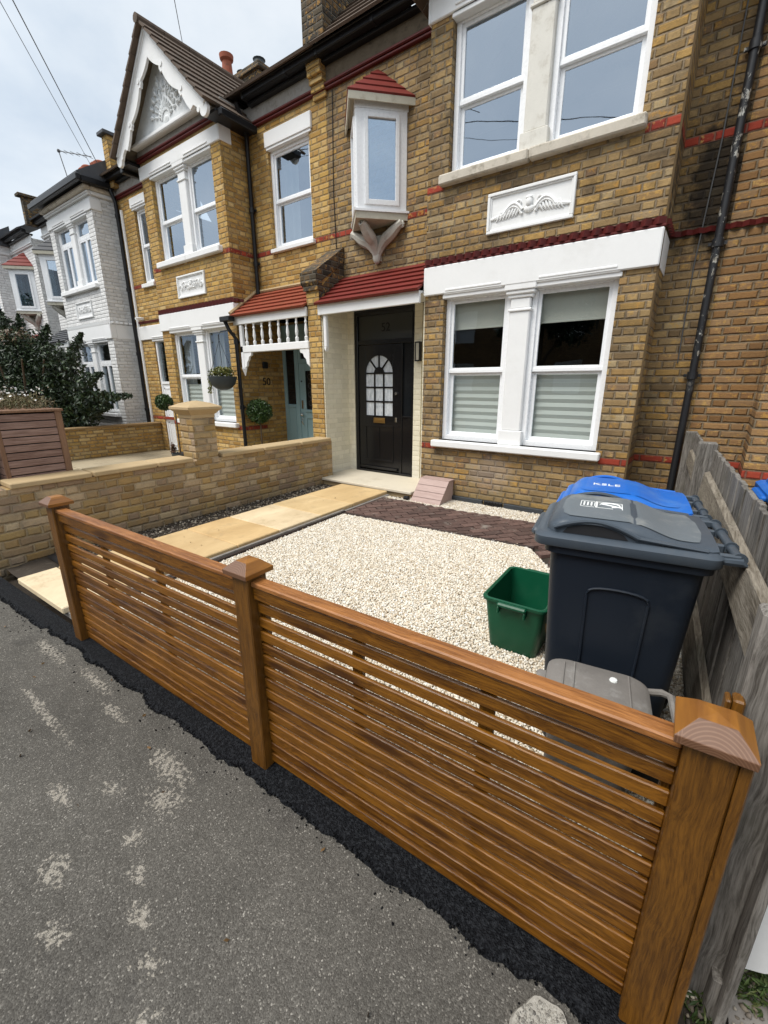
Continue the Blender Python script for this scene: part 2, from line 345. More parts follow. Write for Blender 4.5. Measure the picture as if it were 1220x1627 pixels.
M['glassdark']=mat_plain('dark_leaded_glass',(.012,.014,.016),.12,.2,8,.1,30)
M['blind']=mat_plain('cream_blind',(.50,.50,.45),.8,.05,4)
M['blindg']=mat_plain('pale_green_blind',(.50,.52,.49),.8,.05,4)
M['curtain']=mat_plain('net_curtain',(.34,.35,.35),.9,.25,5)
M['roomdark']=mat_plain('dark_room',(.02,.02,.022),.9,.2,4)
M['slab']=None
M['pot']=mat_plain('terracotta_pot',(.30,.09,.05),.8,.3,9,.4,60,dirt=(.08,.05,.04),dirt_amt=.6)
M['oak']=mat_plain('cream_painted_timber',(.50,.47,.38),.6,.15,9,.2,40,dirt=(.25,.2,.13),dirt_amt=.5)
M['bracket']=mat_plain('old_grey_paint',(.50,.48,.42),.7,.15,9,.4,40,dirt=(.22,.2,.17),dirt_amt=.6)
M['soil']=mat_plain('soil',(.045,.035,.026),.95,.5,14,1.0,60,dirt=(.10,.085,.065),dirt_amt=.6)
M['concrete']=mat_plain('old_concrete',(.23,.21,.19),.92,.3,8,.8,60,dirt=(.10,.09,.075),dirt_amt=.6)
M['edging']=mat_plain('dark_timber_edging',(.05,.035,.03),.8,.4,12,.6,60)
M['coping']=mat_plain('sandstone_coping',(.46,.34,.19),.8,.2,4,.35,60,dirt=(.36,.27,.15),dirt_amt=.6)
M['pink']=mat_wood('pinkish_composite_board',(.36,.25,.22),(.48,.36,.32),'x',.65,1,0,bmp=.1,spec=.2)
M['fence']=mat_wood('stained_softwood_slat',(.060,.020,.0025),(.235,.094,.009),'x',.36,1.1,.85,(.045,.014,.003),.3,spec=.4)
M['fencepost']=mat_wood('stained_softwood_post',(.065,.025,.003),(.175,.072,.008),'z',.42,1.2,.6,(.04,.014,.004),.35)
M['rail']=mat_wood('stained_rail',(.15,.052,.012),(.38,.155,.042),'x',.45,1.,.5,(.06,.02,.006),.3)
M['grey']=mat_wood('weathered_grey_board',(.07,.062,.053),(.27,.25,.225),'z',.85,1.,.6,(.04,.035,.03),.6,spec=.15,grime=(.4,(.10,.095,.07)))
M['greyrail']=mat_wood('weathered_grey_rail',(.10,.082,.06),(.30,.265,.215),'y',.85,1.,.5,(.04,.035,.03),.6,spec=.15,grime=(.35,(.14,.14,.10)))
M['hardwood']=mat_wood('reddish_hardwood_slat',(.15,.085,.065),(.33,.22,.18),'y',.6,1.,.3,(.1,.05,.04),.2,spec=.25)
M['hardwoodv']=mat_wood('brown_hardwood_frame',(.14,.075,.045),(.26,.15,.09),'z',.6,1.,.2,(.1,.05,.04),.2,spec=.25)
M['binbody']=mat_plain('dark_grey_bin_plastic',(.012,.017,.026),.42,.12,5,.12,220,dirt=(.05,.055,.06),dirt_amt=.25)
M['binlid']=mat_plain('dusty_grey_lid_plastic',(.13,.15,.165),.42,.15,7,.1,150,dirt=(.30,.30,.28),dirt_amt=.6)
M['binrim']=mat_plain('grey_lid_rim_plastic',(.060,.076,.095),.38,.12,7,.1,150,dirt=(.12,.12,.12),dirt_amt=.25)
M['blue']=mat_plain('blue_lid_plastic',(.012,.13,.50),.35,.12,7,.1,150,dirt=(.12,.26,.5),dirt_amt=.3)
M['green']=mat_plain('green_box_plastic',(.004,.075,.035),.38,.15,7,.12,150,dirt=(.02,.09,.05),dirt_amt=.3)
M['caddy']=mat_plain('dusty_brown_grey_plastic',(.19,.175,.16),.7,.3,14,.3,90,dirt=(.34,.33,.31),dirt_amt=.5)
M['wire']=mat_plain('grey_wire',(.10,.10,.10),.6,.1,5)
M['sticker']=mat_plain('white_lettering',(.78,.80,.78),.5,.1,20)
M['cardboard']=mat_plain('cardboard',(.42,.28,.15),.85,.2,9)
M['bark']=mat_plain('bark',(.10,.07,.045),.95,.4,12,.8,50)
M['slatepot']=mat_plain('slate_grey_planter',(.05,.06,.065),.5,.2,9,.1,60)
M['leafdark']=mat_leaf('dark_shrub_leaf',[(.006,.014,.005),(.014,.030,.010),(.022,.045,.012),(.035,.06,.018)],.5)
M['leafbay']=mat_leaf('bay_leaf',[(.02,.05,.012),(.045,.09,.02),(.07,.13,.03)],.4)
M['leafmix']=mat_leaf('dry_sedum_leaf',[(.05,.06,.02),(.14,.11,.05),(.20,.15,.08),(.09,.10,.03)],.7)
M['leafyel']=mat_leaf('yellow_green_leaf',[(.06,.09,.02),(.16,.17,.03),(.25,.22,.05)],.5)
M['grass']=mat_leaf('grass_blade',[(.03,.06,.012),(.06,.10,.02),(.11,.13,.04)],.6)
M['flower']=mat_plain('white_petal',(.8,.78,.74),.6,.1,30)
M['bluestone']=mat_plain('slate_damp_course',(.045,.05,.055),.7,.4,9,.6,50)

def mk_flake():
    m,t,b=newmat('flaking_black_pipe_paint'); p=t.pos()
    n=t.noise(t.vm('MULTIPLY',p,(1,1,.6)),16,5,.7); z=t.xyz(p)[2]
    f=t.m('MULTIPLY',t.smooth(n,.56,.62),t.smooth(z,1.3,1.9))
    t.set(b.inputs['Base Color'],t.mix(f,(.014,.015,.018,1),t.ramp(t.noise(p,30,2),[(.4,(.30,.27,.22)),(.6,(.5,.5,.46))])))
    b.inputs['Roughness'].default_value=.5; bump(t,b,n,.5,.004); return m
M['pipeflake']=mk_flake()
def mk_slab():
    m,t,b=newmat('honey_sandstone_slab'); p=t.pos(); isl=t.island()
    c=t.ramp(isl,[(0,(.52,.35,.16)),(.35,(.60,.45,.24)),(.6,(.68,.58,.41)),(1,(.53,.38,.19))])
    n=t.noise(t.vm('MULTIPLY',p,(1,.5,1)),3.2,5,.6,dist=.8); c=t.mix(1,c,t.ramp(n,[(.3,(.86,.80,.72)),(.7,(1.12,1.1,1.08))]),'MULTIPLY'); c=t.mix(t.m('MULTIPLY',t.smooth(t.noise(p,6,7,.75),.52,.66),.35),c,(.34,.24,.13,1))
    t.set(b.inputs['Base Color'],c); b.inputs['Roughness'].default_value=.75; bump(t,b,t.noise(p,30,5,.6),.25,.004); return m
M['slab']=mk_slab()
def mk_gravel():
    m,t,b=newmat('cream_limestone_chip'); isl=t.island()
    c=t.ramp(isl,[(0,(.46,.36,.24)),(.15,(.66,.57,.44)),(.5,(.76,.69,.57)),(.8,(.82,.77,.68)),(1,(.86,.84,.78))])
    n=t.noise(t.pos(),90,3); c=t.mix(1,c,t.ramp(n,[(.3,.8),(.7,1.1)]),'MULTIPLY')
    t.set(b.inputs['Base Color'],c); b.inputs['Roughness'].default_value=.85; b.inputs['Specular IOR Level'].default_value=.2; return m
M['gravel']=mk_gravel()
def mk_asphalt():
    m,t,b=newmat('worn_asphalt'); p=t.pos(); X=t.xyz(p)
    ch=t.vor(p,260,out=1); cv=t.nt.nodes.new('ShaderNodeSeparateColor'); t.nt.links.new(ch,cv.inputs[0])
    dist=t.vor(p,260)
    big=t.noise(p,1.3,6,.62); mid=t.noise(p,8,6,.7)
    base=t.ramp(cv.outputs[0],[(0,(.060,.056,.050)),(.5,(.088,.083,.075)),(.88,(.112,.106,.096)),(.975,(.17,.16,.145)),(1,(.30,.285,.26))])
    f=t.m('ADD',.22,t.m('ADD',t.m('MULTIPLY',big,1.0),t.m('MULTIPLY',mid,.60)))
    c=t.mix(1,base,t.comb(f,t.m('MULTIPLY',f,.985),t.m('MULTIPLY',f,.95)),'MULTIPLY')
    spots=[(-1.53,.61,.20,.07),(-1.40,.52,.12,.09),(-1.36,.385,.055,.05),(-1.44,.19,.10,.06),(-1.22,.34,.06,.04),(-1.10,.29,.07,.045),(-.97,.25,.07,.05),(-.85,.18,.08,.05),(-1.25,.12,.07,.05),
           (-2.36,.66,.28,.045),(-2.35,.42,.45,.035),(-2.9,.62,.3,.05),(-2.05,.62,.18,.035),(-1.75,.30,.12,.04),(-1.62,.43,.08,.05),(-3.6,.45,.5,.08),(-.72,.12,.07,.05)]
    warp=t.m('MULTIPLY',t.m('SUBTRACT',t.noise(p,9,4,.6),.5),1.4); reg=None
    for (cx,cy,rx,ry) in spots:
        dx=t.m('DIVIDE',t.m('SUBTRACT',X[0],cx),rx); dy=t.m('DIVIDE',t.m('SUBTRACT',X[1],cy),ry)
        r=t.m('ADD',t.m('SQRT',t.m('ADD',t.m('MULTIPLY',dx,dx),t.m('MULTIPLY',dy,dy))),warp)
        k=t.smooth(r,.1,1.35,1,0); reg=k if reg is None else t.m('MAXIMUM',reg,k)
    fl=t.noise(p,58,7,.76)
    thr=t.m('SUBTRACT',.665,t.m('MULTIPLY',reg,.185))
    msk=t.smooth(t.m('SUBTRACT',fl,thr),0,.012)
    c=t.mix(t.m('MULTIPLY',msk,.68),c,t.ramp(cv.outputs[1],[(0,(.26,.235,.19)),(1,(.46,.42,.36))]))
    dk=t.smooth(t.noise(p,2.2,6,.7),.56,.66); c=t.mix(t.m('MULTIPLY',dk,.35),c,t.mix(1,c,(.5,.5,.53,1),'MULTIPLY'))
    t.set(b.inputs['Base Color'],c); b.inputs['Roughness'].default_value=.9; b.inputs['Specular IOR Level'].default_value=.2
    bump(t,b,t.m('ADD',t.m('MULTIPLY',dist,-1.),t.m('MULTIPLY',t.noise(p,90,4),.8)),.55,.004); return m
M['asphalt']=mk_asphalt()
def mk_tar():
    m,t,b=newmat('fresh_black_tarmac'); p=t.pos(); isl=t.island()
    c=t.ramp(t.m('FRACT',t.m('ADD',t.m('MULTIPLY',isl,7.3),t.noise(p,90,2))),[(0,(.002,.002,.0025)),(.7,(.006,.0065,.008)),(1,(.028,.03,.034))])
    t.set(b.inputs['Base Color'],c); b.inputs['Roughness'].default_value=.65; b.inputs['Specular IOR Level'].default_value=.12
    bump(t,b,t.m('ADD',t.vor(p,190),t.noise(p,120,4,.7)),1.0,.006); return m
M['tar']=mk_tar()
def mk_paver():
    m,t,b=newmat('dark_red_brick_paver'); tc=t.pos(); isl=t.island()
    c=t.ramp(isl,[(0,(.07,.040,.032)),(.5,(.105,.060,.048)),(1,(.145,.085,.068))]); n=t.noise(tc,40,4,.7)
    c=t.mix(1,c,t.ramp(n,[(.3,.65),(.7,1.3)]),'MULTIPLY'); c=t.mix(t.smooth(t.noise(tc,5,5,.7),.55,.75),c,(.22,.19,.16,1))
    t.set(b.inputs['Base Color'],c); b.inputs['Roughness'].default_value=.8; bump(t,b,n,.4,.004); return m
M['paver']=mk_paver()

# ------------------------------------------------------------------ the ground
FX=lambda y: .27-.072*(y-1.03)                      # grey boundary fence line
FY=lambda x: .915+.037*(x-.11)                      # street line of the stained fence
kind(MB().add([(-400,-400,-.12),(400,-400,-.12),(400,400,-.12),(-400,400,-.12)],[(0,1,2,3)]).build('ground',M['soil']),'structure')
kind(MB().prism([(-60,-1.4),(60,-1.4),(60,.86+.037*60),(-60,.86-.037*60)],'z',-.1,0).build('pavement',M['asphalt']),'structure')
kb=MB()
for i in range(-20,20): kb.cbox(i*.915,i*.915+.905,-1.55,-1.41,-.11,.004,.012)
kind(kb.build('kerb',M['concrete']),'structure')
kind(MB().box(-60,60,-9,-1.56,-.13,-.105).build('road',M['asphalt']),'structure')
kind(MB().box(-60,60,-12,-9.01,-.11,0).build('pavement',M['asphalt']),'structure')
# garden soil bed
sb=MB(); nx,ny=70,60
for j in range(ny+1):
    for i in range(nx+1):
        y=.84+j/ny*4.8; x=-4.7+i/nx*(FX(y)+4.66)
        sb.v.append((x,y+0.0*x,.002+.012*noise.noise((x*5,y*5,0))+(0 if .95<y else -.01)))
for j in range(ny):
    for i in range(nx):
        a=j*(nx+1)+i; sb.f.append((a,a+1,a+nx+2,a+nx+1))
kind(sb.build('garden_soil',M['soil'],smooth=True),'structure')
kind(MB().add([(-10.9,.95,-.1),(-4.8,.95,-.1),(-4.8,6.1,-.1),(-10.9,6.1,-.1)],[(0,1,2,3)]).build('terrace',mat_plain('pale_terrace_paving',(.38,.32,.22),.85,.25,3,.3,40,dirt=(.2,.17,.12),dirt_amt=.5)),'structure')
tj=MB()
for i in range(11):
    for j in range(9):
        x=-10.88+i*.56; y=.98+j*.565
        if x+.55<-4.8: tj.cbox(x,x+.545,y,y+.55,-.099,-.085+random.uniform(0,.003),.006)
kind(tj.build('terrace_paving',bpy.data.materials['pale_terrace_paving']),'structure')

# path slabs (900 mm sandstone), skewed with the street
PX=lambda y:-.045*(y-2.2)
pm=MB(xf=lambda x,y,z:(x+PX(y),y+.03*(x+3.8),z))
ys=[.80,1.08,1.66,2.22,2.78,3.34,3.93,4.50,4.74]
ys=[.79,1.06,1.62,2.20,2.72,3.35,3.93,4.72]
for a,b_ in zip(ys[:-1],ys[1:]): pm.cbox(-4.10,-3.285,a+.004,b_-.004,.035,.082+random.uniform(-.002,.002),.007)
kind(pm.build('path',M['slab']),'structure')
kind(MB(xf=pm.xf).box(-4.08,-3.24,.82,4.70,0,.04).box(-3.262,-3.235,1.2,3.7,0,.062).build('path_bedding',M['concrete']),'structure')
ed=MB()
ed.prism([(-3.19,1.3),(-3.16,1.3),(-3.30,3.74),(-3.33,3.74)],'z',0,.045)
ed.prism([(-3.30,3.72),(-1.10,3.90),(-1.10,3.87),(-3.30,3.69)],'z',0,.035)
kind(ed.build('path_edging',M['edging']),'structure')
# dark brick pavers laid diagonally, L-shaped strip
pv=MB(); import itertools
def inL(x,y):
    u=(x+3.42)/(2.35); ylo=3.73+.16*u
    if -3.50<x<-.55 and ylo-.05<y<4.63+.03*(x+3): return True
    return x>-1.14 and x<.05 and y<4.62 and y>max(2.9,3.95-1.35*(x+1.12))
ca,sa=math.cos(math.radians(52)),math.sin(math.radians(52))
for i in range(-60,60):
    for j in range(-40,40):
        a=i*.204+(j%2)*.1; b_=j*.102
        cx=-2+a*ca-b_*sa; cy=4+a*sa+b_*ca
        if inL(cx,cy):
            w,h=.098,.0475; z=.032+random.uniform(-.003,.003); vs=[]
            def cl(px,py):
                if py>2.9: py=min(py,4.60+.03*(px+3))
                if px<-1.14: py=max(py,3.73+.16*(px+3.42)/2.35)
                px=max(px,-3.50+.04*(py-3.7)*-1)
                return px,py
            P=[(cx+dx*ca-dy*sa, cy+dx*sa+dy*ca) for dx,dy in ((-w,-h),(w,-h),(w,h),(-w,h))]
            P=[cl(*p) for p in P]
            pv.add([(x,y,.0) for x,y in P]+[(x+(cx-x)*.05,y+(cy-y)*.05,z) for x,y in P],[(4,5,6,7),(0,1,5,4),(1,2,6,5),(2,3,7,6),(3,0,4,7)])
kind(pv.build('brick_paving',M['paver']),'structure')

# ------------------------------------------------------------------ loose stone (numpy instanced geometry)
def ico():
    p=(1+5**.5)/2
    v=np.array([(-1,p,0),(1,p,0),(-1,-p,0),(1,-p,0),(0,-1,p),(0,1,p),(0,-1,-p),(0,1,-p),(p,0,-1),(p,0,1),(-p,0,-1),(-p,0,1)],float)
    v/=np.linalg.norm(v[0]); f=np.array([(0,11,5),(0,5,1),(0,1,7),(0,7,10),(0,10,11),(1,5,9),(5,11,4),(11,10,2),(10,7,6),(7,1,8),(3,9,4),(3,4,2),(3,2,6),(3,6,8),(3,8,9),(4,9,5),(2,4,11),(6,2,10),(8,6,7),(9,8,1)])
    return v,f
IV,IF=ico()
def stones(name,pts,size,mat,flat=.65,sizevar=.35):
    n=len(pts); V=np.repeat(IV[None],n,0)*(1+rng.uniform(-.28,.28,(n,12,1)))
    V*=rng.uniform(.65,1.25,(n,1,3))*np.array([1,1,flat]); q=rng.normal(size=(n,4)); q[:,1:3]*=.45; q/=np.linalg.norm(q,axis=1,keepdims=True)
    w,x,y,z=q.T; R=np.array([[1-2*(y*y+z*z),2*(x*y-z*w),2*(x*z+y*w)],[2*(x*y+z*w),1-2*(x*x+z*z),2*(y*z-x*w)],[2*(x*z-y*w),2*(y*z+x*w),1-2*(x*x+y*y)]]).transpose(2,0,1)
    V=np.einsum('nij,nkj->nki',R,V)*(size*(1+rng.uniform(-sizevar,sizevar,n)))[:,None,None]+pts[:,None,:]
    F=(IF[None]+12*np.arange(n)[:,None,None]).reshape(-1,3)
    me=bpy.data.meshes.new(name); V=V.reshape(-1,3)
    me.vertices.add(len(V)); me.vertices.foreach_set('co',V.ravel()); me.loops.add(len(F)*3); me.loops.foreach_set('vertex_index',F.ravel().astype(np.int32))
    me.polygons.add(len(F)); me.polygons.foreach_set('loop_start',np.arange(0,len(F)*3,3,dtype=np.int32)); me.update(calc_edges=True); me.validate()
    me.materials.append(mat); o=bpy.data.objects.new(name,me); C.objects.link(o); return o
def scatter(poly,spacing,z,jz=.004,keep=lambda x,y:True):
    xs=[p[0] for p in poly]; ys_=[p[1] for p in poly]; out=[]
    X,Y=np.meshgrid(np.arange(min(xs),max(xs),spacing),np.arange(min(ys_),max(ys_),spacing*.87))
    X=X+(np.arange(X.shape[0])%2)[:,None]*spacing/2
    X=X.ravel()+rng.uniform(-.45,.45,X.size)*spacing; Y=Y.ravel()+rng.uniform(-.45,.45,Y.size)*spacing
    ins=np.zeros(X.size,bool); n=len(poly); j=n-1
    for i in range(n):
        xi,yi=poly[i]; xj,yj=poly[j]
        c=((yi>Y)!=(yj>Y))&(X<(xj-xi)*(Y-yi)/(yj-yi+1e-12)+xi); ins^=c; j=i
    X,Y=X[ins],Y[ins]; k=np.array([keep(x,y) for x,y in zip(X,Y)],bool) if len(X) else []
    X,Y=X[k],Y[k]; return np.stack([X,Y,z+rng.uniform(-jz,jz,X.size)],1)
main=[(-3.14,1.0),(.24,1.02),(.12,2.9),(-.40,2.9),(-.74,3.37),(-1.16,3.90),(-3.29,3.68)]
back=[(-3.38,4.56),(-2.9,4.60),(-.55,4.62),(.0,4.62),(.0,5.03),(-3.04,5.03),(-3.05,4.70),(-3.4,4.68)]
bedp=MB()
for P in (main,back): bedp.prism(P,'z',.0,.012)
bedp.build('gravel_bed',mat_plain('gravel_bed',(.40,.33,.23),.9,.5,40,.6,90)); kind(bpy.data.objects['gravel_bed'],'structure')
pts=np.concatenate([scatter(main,.0118,.017),scatter(main,.0145,.024,.004),scatter(back,.015,.018),scatter(back,.02,.026)])
o=stones('garden_gravel',pts,.0080,M['gravel'],.7); kind(o,'stuff'); tag(o,'cream limestone chippings covering the front garden','gravel')
deb=[(-4.60,1.3),(-4.12,1.3),(-4.22,4.7),(-4.72,4.7)]
o=stones('rubble',np.concatenate([scatter(deb,.042,.008,.008),scatter([(-3.24,1.3),(-3.17,1.3),(-3.33,3.7),(-3.42,3.7)],.022,.012,.008)]),.012,mat_leaf('mixed_rubble_chip',[(.05,.04,.03),(.12,.10,.08),(.30,.25,.18),(.08,.06,.05),(.45,.40,.32)],.9),.8,.6); kind(o,'stuff'); tag(o,'mixed soil and rubble crumbs beside the slab path','rubble')
# fresh tarmac strip along the fence
tp=MB(); N_=220; top=[]; bot=[]
for i in range(N_+1):
    x=-4.9+i/N_*5.02; w=.095+.03*noise.noise((x*6,0,0))+.016*noise.noise((x*22,3,0))+.008*noise.noise((x*60,5,0))
    if x<-3.2: w+=.03
    top.append((x,FY(x)+.005,.016)); bot.append((x,FY(x)-w,.002))
mid=[(b[0],b[1]*.7+a[1]*.3,.013) for a,b in zip(top,bot)]
tp.v=top+mid+bot
for i in range(N_):
    tp.f.append((i+N_+1,i+N_+2,i+1,i)); tp.f.append((i+2*N_+2,i+2*N_+3,i+N_+2,i+N_+1))
kind(tp.build('tarmac_strip',M['tar']),'structure')
tpts=[]
for i in range(6500):
    x=random.uniform(-4.8,.1); w=.10+.03*noise.noise((x*6,0,0))+(.03 if x<-3.2 else 0); r=random.random(); y=FY(x)-w*r
    tpts.append((x,y,.012-.006*r))
for i in range(170):
    x=random.uniform(-4.8,.1); tpts.append((x,FY(x)-.1-abs(random.gauss(0,.05)),.002))
o=stones('tarmac_crumbs',np.array(tpts),.0036,M['tar'],.7,.5); kind(o,'stuff'); tag(o,'loose crumbs of fresh black tarmac along the fence','tarmac')
# pale aggregate patch of older concrete at the near post
cp=MB(); n=40; ring=[]
for k in range(n):
    a=2*PI*k/n; r=1+.25*noise.noise((math.cos(a)*1.7,math.sin(a)*1.7,2)); ring.append((-.055+.085*r*math.cos(a),.72+.085*r*math.sin(a)))
cp.loft([[(x,y,.0) for x,y in ring],[(-.055+(x+.055)*.93,.72+(y-.72)*.93,.014) for x,y in ring]],True,True)
cpm=mat_plain('pale_aggregate_concrete',(.34,.32,.28),.9,.5,60,1.0,120,dirt=(.12,.11,.1),dirt_amt=.5)
tag(cp.build('concrete_patch',cpm),'lump of pale aggregate concrete beside the near gate post','concrete')
kind(bpy.data.objects['concrete_patch'],'structure')
cr=[(-.055+.078*r_*math.cos(a_),.72+.078*r_*math.sin(a_),.013) for r_,a_ in [(random.random()**.5,random.uniform(0,2*PI)) for _ in range(620)]]
o=stones('aggregate',np.array(cr),.0042,mat_leaf('mixed_aggregate_stone',[(.12,.11,.10),(.30,.28,.24),(.42,.40,.35),(.22,.20,.17)],.9),.6,.5); kind(o,'stuff'); tag(o,'small stones set in the lump of concrete by the near fence post','stones')
# ground on the neighbour's side of the grey fence
kind(MB().prism([(.0,5.04),(.30,.9),(6,1.1),(6,5.04)],'z',-.03,.004).build('neighbour_garden_ground',M['concrete']),'structure')

# ------------------------------------------------------------------ the stained slatted fence (one thing)
fen=thing('slatted_fence','orange-brown stained low slatted fence with three capped posts along the pavement','fence',(-1.235,.865,0),math.atan(.037))
def fpost(xc,w=.084,side=False):
    p=MB().cbox(xc-w/2,xc+w/2,-.042,.045,-.05,.862,.004)
    o=p.build('post',M['fencepost']); o.parent=fen
    c=MB(); s=.062; c.loft([[(xc-s,-s,.855),(xc+s,-s,.855),(xc+s,s,.855),(xc-s,s,.855)],[(xc-s-.001,-s-.001,.872),(xc+s+.001,-s-.001,.872),(xc+s+.001,s+.001,.872),(xc-s-.001,s+.001,.872)],[(xc-.03,-.03,.902),(xc+.03,-.03,.902),(xc+.03,.03,.902),(xc-.03,.03,.902)],[(xc-.002,-.002,.906),(xc+.002,-.002,.906),(xc+.002,.002,.906),(xc-.002,.002,.906)]])
    oc=c.build('cap',M['cap'],bevel=.0015); oc.parent=o
    return o
def mk_cap():
    m,t,b=newmat('stained_cap_end_grain'); tc=t.nt.nodes.new('ShaderNodeTexCoord').outputs['Object']
    N=t.xyz(t.nt.nodes.new('ShaderNodeNewGeometry').outputs['True Normal'])
    e=t.m('GREATER_THAN',t.m('MULTIPLY',N[1],-1),.3); X=t.xyz(tc)
    w=t.m('SINE',t.m('MULTIPLY',t.m('SQRT',t.m('ADD',t.m('POWER',t.m('ADD',t.m('FLOORED_MODULO',t.m('ADD',X[0],.05),1.347),-.05),2),t.m('POWER',t.m('SUBTRACT',X[2],.83),2))),1150))
    w=t.ramp(w,[(.0,(.13,.060,.030)),(1,(.19,.098,.055))])
    g=t.noise(t.vm('MULTIPLY',tc,(30,4,30)),1,4); s=t.ramp(g,[(.3,(.15,.052,.007)),(.7,(.32,.13,.016))])
    t.set(b.inputs['Base Color'],t.mix(e,s,w)); b.inputs['Roughness'].default_value=.5; bump(t,b,g,.2,.003); return m
M['cap']=mk_cap()
XN=1.347; XM=0; XF=-1.627
for xc in (XF,XM,XN): fpost(xc)
o=MB().cbox(XN+.043,XN+.062,-.045,.05,-.02,.855,.003).build('side_batten',M['fencepost']); o.parent=fen
o=MB().cbox(XN+.020,XN+.030,.085,.12,-.02,.885,.003).cbox(XN+.032,XN+.052,.085,.12,-.02,.89,.004).build('rear_post',M['fencepost']); o.parent=fen
for (a,b_) in ((XF+.042,XM-.042),(XM+.042,XN-.042)):
    s=MB(); pitch=.0527; hh=.0368
    z=.766
    for k in range(14):
        gap=(.0195 if k<3 else .0127+random.uniform(-.002,.002)); z-=gap+.0385
        jy=random.uniform(-.0015,.0015); s.cbox(a,b_,-.0065+jy,.0075+jy,z,z+.0385,.0028)
    o=s.build('slat_panel',M['fence'],smooth=False); o.parent=fen
    s=MB(); L=b_-a
    for q in ((.26,.60) if L>1.4 else (.345,.68)): s.cbox(a+L*q-.02,a+L*q+.02,.0098,.030,.03,.82,.003)
    s.cbox(a,a+.02,.0098,.035,.03,.82,.003); s.cbox(b_-.02,b_,.0098,.035,.03,.82,.003)
    o=s.build('batten',M['fencepost']); o.parent=fen
    o=MB().cbox(a,b_,-.030,.022,.818,.838,.004).build('top_rail',M['rail']); o.parent=fen
    o=MB().cbox(a,b_,-.0225,.0,.796-.03,.8165,.004).build('top_board',M['fence']); o.parent=fen
# ------------------------------------------------------------------ houses
def ident(x): return x
def courses(mb, xa, xb, y0, z0, y1, z1, n, th=.018, xf=None, mitre=0, wav=0):
    # stepped tile courses climbing from (y0,z0) to (y1,z1); mitre shortens the left end as it climbs
    L=math.hypot(y1-y0,z1-z0); uy,uz=(y1-y0)/L,(z1-z0)/L; ny,nz=-uz,uy
    for k in range(n):
        a=L*k/n-.012; b=L*(k+1)/n+.012
        p=[(y0+uy*a+ny*th*1.5,z0+uz*a+nz*th*1.5),(y0+uy*b+ny*.004,z0+uz*b+nz*.004),(y0+uy*b-ny*.012,z0+uz*b-nz*.012),(y0+uy*a-ny*.004,z0+uz*a-nz*.004)]
        mb.prism(p,'x',xa+mitre*k/n,xb)
    return mb
def wbox(parent, name, mat, *b, **k):
    mb=MB()
    for q in b: mb.cbox(*q, c=k.get('c',.004))
    return mb.build(name, mat, parent)
def sash(parent, x0, x1, z0, z1, y, fx, glass, zr=None, fr=.055, name='window', blind=None, casement=False, split=None, frm=None):
    """window x0..x1 (canonical), outer frame front at y; rail at zr"""
    X=lambda a,b:(min(fx(a),fx(b)),max(fx(a),fx(b)))
    a,b=X(x0,x1); f=MB(); fm=frm or M['upvc']
    def ring(a,b,z0,z1,w,ya,yb):
        f.cbox(a,a+w,ya,yb,z0,z1,.003).cbox(b-w,b,ya,yb,z0,z1,.003).cbox(a+w,b-w,ya,yb,z1-w,z1,.003).cbox(a+w,b-w,ya,yb,z0,z0+w*1.1,.003)
    ring(a,b,z0,z1,fr,y,y+.09)
    if zr:
        ring(a+fr,b-fr,zr-.01,z1-fr,.038,y+.025,y+.055)
        f.cbox(a+fr-.001,b-fr+.001,y+.018,y+.056,zr-.028,zr+.012,.003)
        ring(a+fr,b-fr,z0+fr,zr-.012,.045,y+.058,y+.085)
    if split:
        zt=split; f.cbox(a+fr,b-fr,y+.01,y+.08,zt-.03,zt+.03,.003); m_=(a+b)/2
        ring(a+fr,b-fr,zt+.03,z1-fr,.03,y+.012,y+.05)
        ring(a+fr,m_-.012,z0+fr,zt-.03,.035,y+.012,y+.05); ring(m_+.012,b-fr,z0+fr,zt-.03,.035,y+.012,y+.05); f.cbox(m_-.025,m_+.025,y+.02,y+.07,z0+fr,zt-.03,.003)
    w=f.build(name,fm,parent)
    if zr:
        MB().pane(a+fr+.02,b-fr-.02,y+.04,zr,z1-fr-.01).build('pane',glass,w)
        MB().pane(a+fr+.02,b-fr-.02,y+.07,z0+fr+.01,zr-.02).build('pane',glass,w)
    else: MB().pane(a+fr-.01,b-fr+.01,y+.04,z0+fr-.01,z1-fr+.01).build('pane',glass,w)
    if blind:
        for (zb,zt,kind_) in blind:
            if kind_=='flat': MB().cbox(a+.03,b-.03,y+.115,y+.12,zb,zt,.001).cbox(a+.03,b-.03,y+.108,y+.125,zb-.02,zb,.003).build('roller_blind',M['blind'],w)
            elif kind_=='pleat':
                p=MB(); n=int((zt-zb)/.042); pr=[]
                for i in range(n+1):
                    pr.append((y+.115+(0 if i%2 else .016),zb+(zt-zb)*i/n))
                pr2=[(q[0]+.004,q[1]) for q in pr[::-1]]; p.prism(pr+pr2,'x',a+.03,b-.03); p.build('pleated_blind',M['blindg'],w)
            elif kind_=='curtain':
                for (ca_,cb_) in zt if isinstance(zt,list) else []: 
                    p=MB(); n=36; V=[]
                    for i in range(n+1):
                        x=ca_+(cb_-ca_)*i/n; V.append((a+(b-a)*x, y+.16+.018*math.sin(i*1.9)+.008*math.sin(i*.7)))
                    V2=[(q[0],q[1]+.004) for q in V[::-1]]; p.prism(V+V2,'z',z0+.03,zb); p.build('net_curtain',M['curtain'],w)
    return w
def lintel_head(mb, a, b, z, y, fx=ident):
    a,b=min(fx(a),fx(b)),max(fx(a),fx(b))
    mb.cbox(a,b,y,y+.14,z-.045,z,.006).cbox(a+.02,b-.02,y-.015,y+.10,z-.005,z+.03,.006).cbox(a+.045,b-.045,y-.03,y+.06,z+.03,z+.055,.006)
